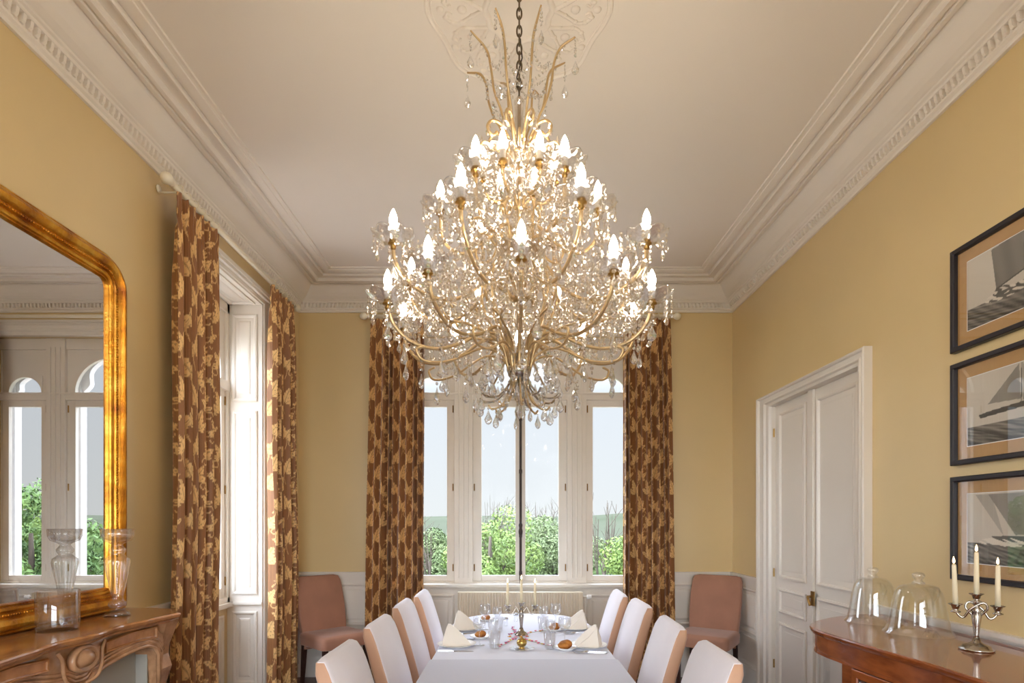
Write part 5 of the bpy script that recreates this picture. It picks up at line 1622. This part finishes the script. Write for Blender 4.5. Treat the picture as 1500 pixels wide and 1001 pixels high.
# ------------------------------------------------------------------ ceiling rose
rs = empty('ceiling_rose', (CX, 2.58, CE)); tag(rs, 'large plaster ceiling rose with scrolling leaves around the chandelier chain', 'ceiling rose')
def rosering(r0, w, h, nlob, amp):
    b = MB(); L = []
    for i, (a, z) in enumerate(((-w, 0.001), (-w * .6, -h * .8), (0, -h), (w * .6, -h * .7), (w, 0.001))):
        l = []
        for k in range(160):
            t = 2 * PI * k / 160
            r = (r0 + a) * (1 + amp * math.cos(nlob * t))
            l.append((r * math.cos(t) * 0.86, r * math.sin(t), z))
        L.append(l)
    b.loops(L, cap=False); return b
rosering(.462, .010, .009, 8, .035).build('rim', M['plaster'], rs, smooth=True)
rosering(.440, .004, .005, 8, .035).build('rim', M['plaster'], rs, smooth=True)
rosering(.17, .018, .014, 12, .03).build('rim', M['plaster'], rs, smooth=True)
for k in range(12):
    a = 2 * PI * k / 12
    b = MB()
    def flat(x, y): x *= .84; return ((x * math.cos(a) - y * math.sin(a)) * .86, x * math.sin(a) + y * math.cos(a), -.001)
    for s in (-1, 1):
        P = smooth_path([flat(.22, 0), flat(.30, s * .035), flat(.38, s * .07), flat(.45, s * .05), (flat(.445, s * .015)), flat(.415, s * .025)], 6)
        b.tube(P, [.008 * (1 - .6 * i / len(P)) + .002 for i in range(len(P))], 6)
        for i in range(5, len(P) - 6, 5): b.ell((P[i].x, P[i].y, -.002), .015, .011, .008, 8, 5)
    x, y, z = flat(.35, 0); b.ell((x, y, -.001), .022, .022, .010, 10, 6)
    x, y, z = flat(.485, 0); b.ell((x, y, -.001), .018, .018, .009, 10, 6)
    b.build('leaf_scroll', M['plaster'], rs, smooth=True)
# ------------------------------------------------------------------ outside
GZ = -5.0
b = MB()
N = 40
vs = []; fs = []
for j in range(N + 1):
    for i in range(N + 1):
        x = -220 + 440 * i / N; y = -60 + 300 * (j / N)
        vs.append((x, y, GZ - 0.010 * max(0, y - 10) + 0.6 * math.sin(x * .05) * math.cos(y * .04)))
for j in range(N):
    for i in range(N):
        a = j * (N + 1) + i; fs.append((a, a + 1, a + N + 2, a + N + 1))
b.add(vs, fs)
struct(b.build('ground', M['field'], smooth=True), 'green land sloping away outside the windows')
b = MB(); b.prism([(-16, -14), (14, -14), (14, 12), (-16, 12)], GZ - 0.8, GZ + 0.75)
struct(b.build('terrace', M['gravel']), 'unseen gravel terrace added around the house to bounce pale light')  # added below the view so light bounced indoors is less green
b = MB(); L = []
for y, h, ph in ((230, GZ - 4, 0), (250, 0.9, 0), (300, 5.0, 1), (420, 4.0, 2), (500, -6, 3)):
    L.append([(-520 + 1040 * i / 90, y + 10 * math.sin(i * .3 + ph), h + (0.8 * math.sin(i * .37 + ph) + .5 * math.sin(i * .9) + .25 * math.sin(i * 2.3)) * (1 if h > 0 else 0)) for i in range(91)])
b.loops(L, closed=False, cap=False)
struct(b.build('hills', M['hill'], smooth=True), 'low bluish wooded hills on the horizon')

def leaves(center, R, n, size, seed, clumps=26):
    """leafy crown: leaf quads gathered in clumps"""
    r = np.random.default_rng(seed)
    d = r.normal(size=(clumps, 3)); d /= np.linalg.norm(d, axis=1)[:, None]
    cc = d * (r.uniform(0.25, 0.85, (clumps, 1))) * np.array(R)
    cr = r.uniform(0.25, 0.42, clumps) * min(R)
    k = r.integers(0, clumps, n)
    q = r.normal(size=(n, 3)); q /= np.linalg.norm(q, axis=1)[:, None]
    p = cc[k] + q * (cr[k] * r.uniform(0.55, 1.0, n) ** 0.6)[:, None]
    nr = q + r.normal(size=(n, 3)) * 0.55
    nr /= np.linalg.norm(nr, axis=1)[:, None]
    t = np.cross(nr, r.normal(size=(n, 3))); t /= np.linalg.norm(t, axis=1)[:, None]
    w = np.cross(nr, t)
    s = (size * r.uniform(0.6, 1.3, n))[:, None]
    c = np.array(center)
    v = np.stack([c + p - t * s, c + p - w * s * .45, c + p + t * s, c + p + w * s * .45], 1).reshape(-1, 3)
    me = bpy.data.meshes.new('foliage')
    me.vertices.add(4 * n); me.vertices.foreach_set('co', v.astype(np.float32).ravel())
    me.loops.add(4 * n); me.loops.foreach_set('vertex_index', np.arange(4 * n, dtype=np.int32))
    me.polygons.add(n); me.polygons.foreach_set('loop_start', np.arange(0, 4 * n, 4, dtype=np.int32))
    me.update(calc_edges=True)
    o = bpy.data.objects.new('foliage', me); COL.objects.link(o)
    o['kind'] = 'stuff'
    return o, cc
def tree(x, y, top, R, m, n, size, seed, label, group='trees outside the windows', gz=None):
    gz = GZ - 0.3 if gz is None else gz
    e = empty('tree', (x, y, gz)); tag(e, label, 'tree', group)
    cz = top - R[2] - gz
    o, cc = leaves((0, 0, cz), R, n, size, seed); o.parent = e; o.data.materials.append(M[m])
    rr = random.Random(seed)
    b = MB(); b.tube(smooth_path([(0, 0, 0), (.1, .05, cz * .4), (-.05, 0, cz * .8), (0, 0, cz + R[2] * .5)], 4), [.22, .2, .19, .18, .17, .16, .15, .14, .13, .11, .09, .07, .05], 7)
    b.build('trunk', M['bark'], e, smooth=True)
    b = MB()
    for c in cc[:16]:
        s = Vector((0, 0, cz * .75)); t = Vector((c[0], c[1], cz + c[2])); mid = s.lerp(t, .5) + Vector((0, 0, -.2))
        b.tube(smooth_path([s, mid, t], 4), [.09, .085, .08, .07, .06, .05, .04, .03, .02][:9], 5)
    b.build('branches', M['bark'], e)
    return e
def twigs(x, y, top, label, seed, spread=1.2, nb=26, gz=None):
    """bare branching tree"""
    gz = GZ - 0.3 if gz is None else gz
    e = empty('bare_tree', (x, y, gz)); tag(e, label, 'tree', 'trees outside the windows')
    rr = random.Random(seed); b = MB(); H = top - gz
    b.tube([(0, 0, 0), (.05, 0, H * .5), (0, 0, H * .72)], [.11, .07, .04], 7); b.build('trunk', M['bark'], e, smooth=True)
    b = MB()
    for i in range(nb):
        z0 = H * rr.uniform(.45, .75); a = rr.uniform(0, 2 * PI); l = (H - z0) * rr.uniform(.6, 1.0)
        p = Vector((0, 0, z0)); q = p + Vector((math.cos(a) * spread * rr.uniform(.3, 1), math.sin(a) * spread * rr.uniform(.3, 1), l))
        m = p.lerp(q, .5) + Vector((math.cos(a) * .12, math.sin(a) * .12, -.1))
        P = smooth_path([p, m, q], 4); b.tube(P, [.026 * (1 - .85 * k / len(P)) for k in range(len(P))], 4)
        for j in range(3):
            s = P[rr.randint(3, len(P) - 2)]; t = s + Vector((rr.uniform(-.5, .5), rr.uniform(-.5, .5), rr.uniform(.2, .7)))
            b.tube([s, t], [.011, .004], 4)
    b.build('branches', M['bark'], e)
# seen straight through the back window
tree(-0.75, 20, 2.30, (2.2, 2.0, 2.6), 'leaf', 20000, .07, 1, 'bright green tree filling the lower panes of the centre window, fireplace side')
tree(2.0, 24.5, 2.1, (1.9, 1.8, 2.6), 'leaf2', 18000, .07, 2, 'olive green tree behind the centre window casement on the door side')
tree(4.35, 17.5, 2.35, (1.75, 1.7, 2.6), 'leaf', 20000, .065, 3, 'bright green tree in the pane beside the door-side curtain')
tree(-3.7, 26.5, 1.75, (1.6, 1.6, 2.6), 'leaf2', 14000, .08, 4, 'olive tree low in the pane beside the fireplace-side curtain')
tree(-1.7, 30, 1.55, (2.4, 2.0, 2.2), 'leaf2', 12000, .09, 5, 'pale olive tree farther behind the centre window')
twigs(3.30, 21, 2.30, 'bare twiggy tree poking above the leaves in the door-side pane', 3, .5, 14)
twigs(-3.3, 23, 1.95, 'bare twiggy tree in the fireplace-side pane', 5, .9, 14)
twigs(-0.9, 26, 2.70, 'bare branches above the bright green tree in the centre pane', 6, 1.2, 30)
twigs(1.5, 28, 2.55, 'bare branches above the olive tree in the centre pane', 8, 1.0, 24)
# seen slantwise, in the mirror and the picture glass
for i, (x, y, top, R, m, lab) in enumerate((
        (9.0, 15.5, 2.9, (2.2, 2.0, 3.4), 'leaf3', 'dense dark green tree to the side beyond the back window, nearest the house'),
        (13.5, 18.5, 3.0, (2.4, 2.2, 3.4), 'leaf', 'fresh green tree to the side beyond the back window, second from the house'),
        (15.5, 24.0, 3.4, (2.6, 2.2, 3.6), 'leaf3', 'tall dark green tree farthest to the side beyond the back window'),
        (-9.5, 15.0, 2.5, (2.2, 2.2, 3.2), 'leaf3', 'dark green tree outside the side window, toward the back'),
        (-11.0, 8.5, 2.9, (2.3, 2.3, 3.4), 'leaf', 'fresh green tree outside the side window, across from the fireplace'),
        (-10.0, 3.0, 2.6, (2.3, 2.3, 3.2), 'leaf3', 'dark green tree outside the windows of the fireplace wall'))):
    tree(x, y, top, R, m, 16000, .085, 20 + i, lab)
for i in range(15):
    x = -78 + i * 11 + random.uniform(-1.2, 1.2); y = 75 + random.uniform(-14, 18)
    tree(x, y, 0.2 + random.uniform(-.6, .7), (4.2, 3.0, 3.2), ('leaf2', 'leaf3')[i % 2], 1200, .45, 50 + i, 'small distant tree in the valley below the hills', 'distant valley trees')
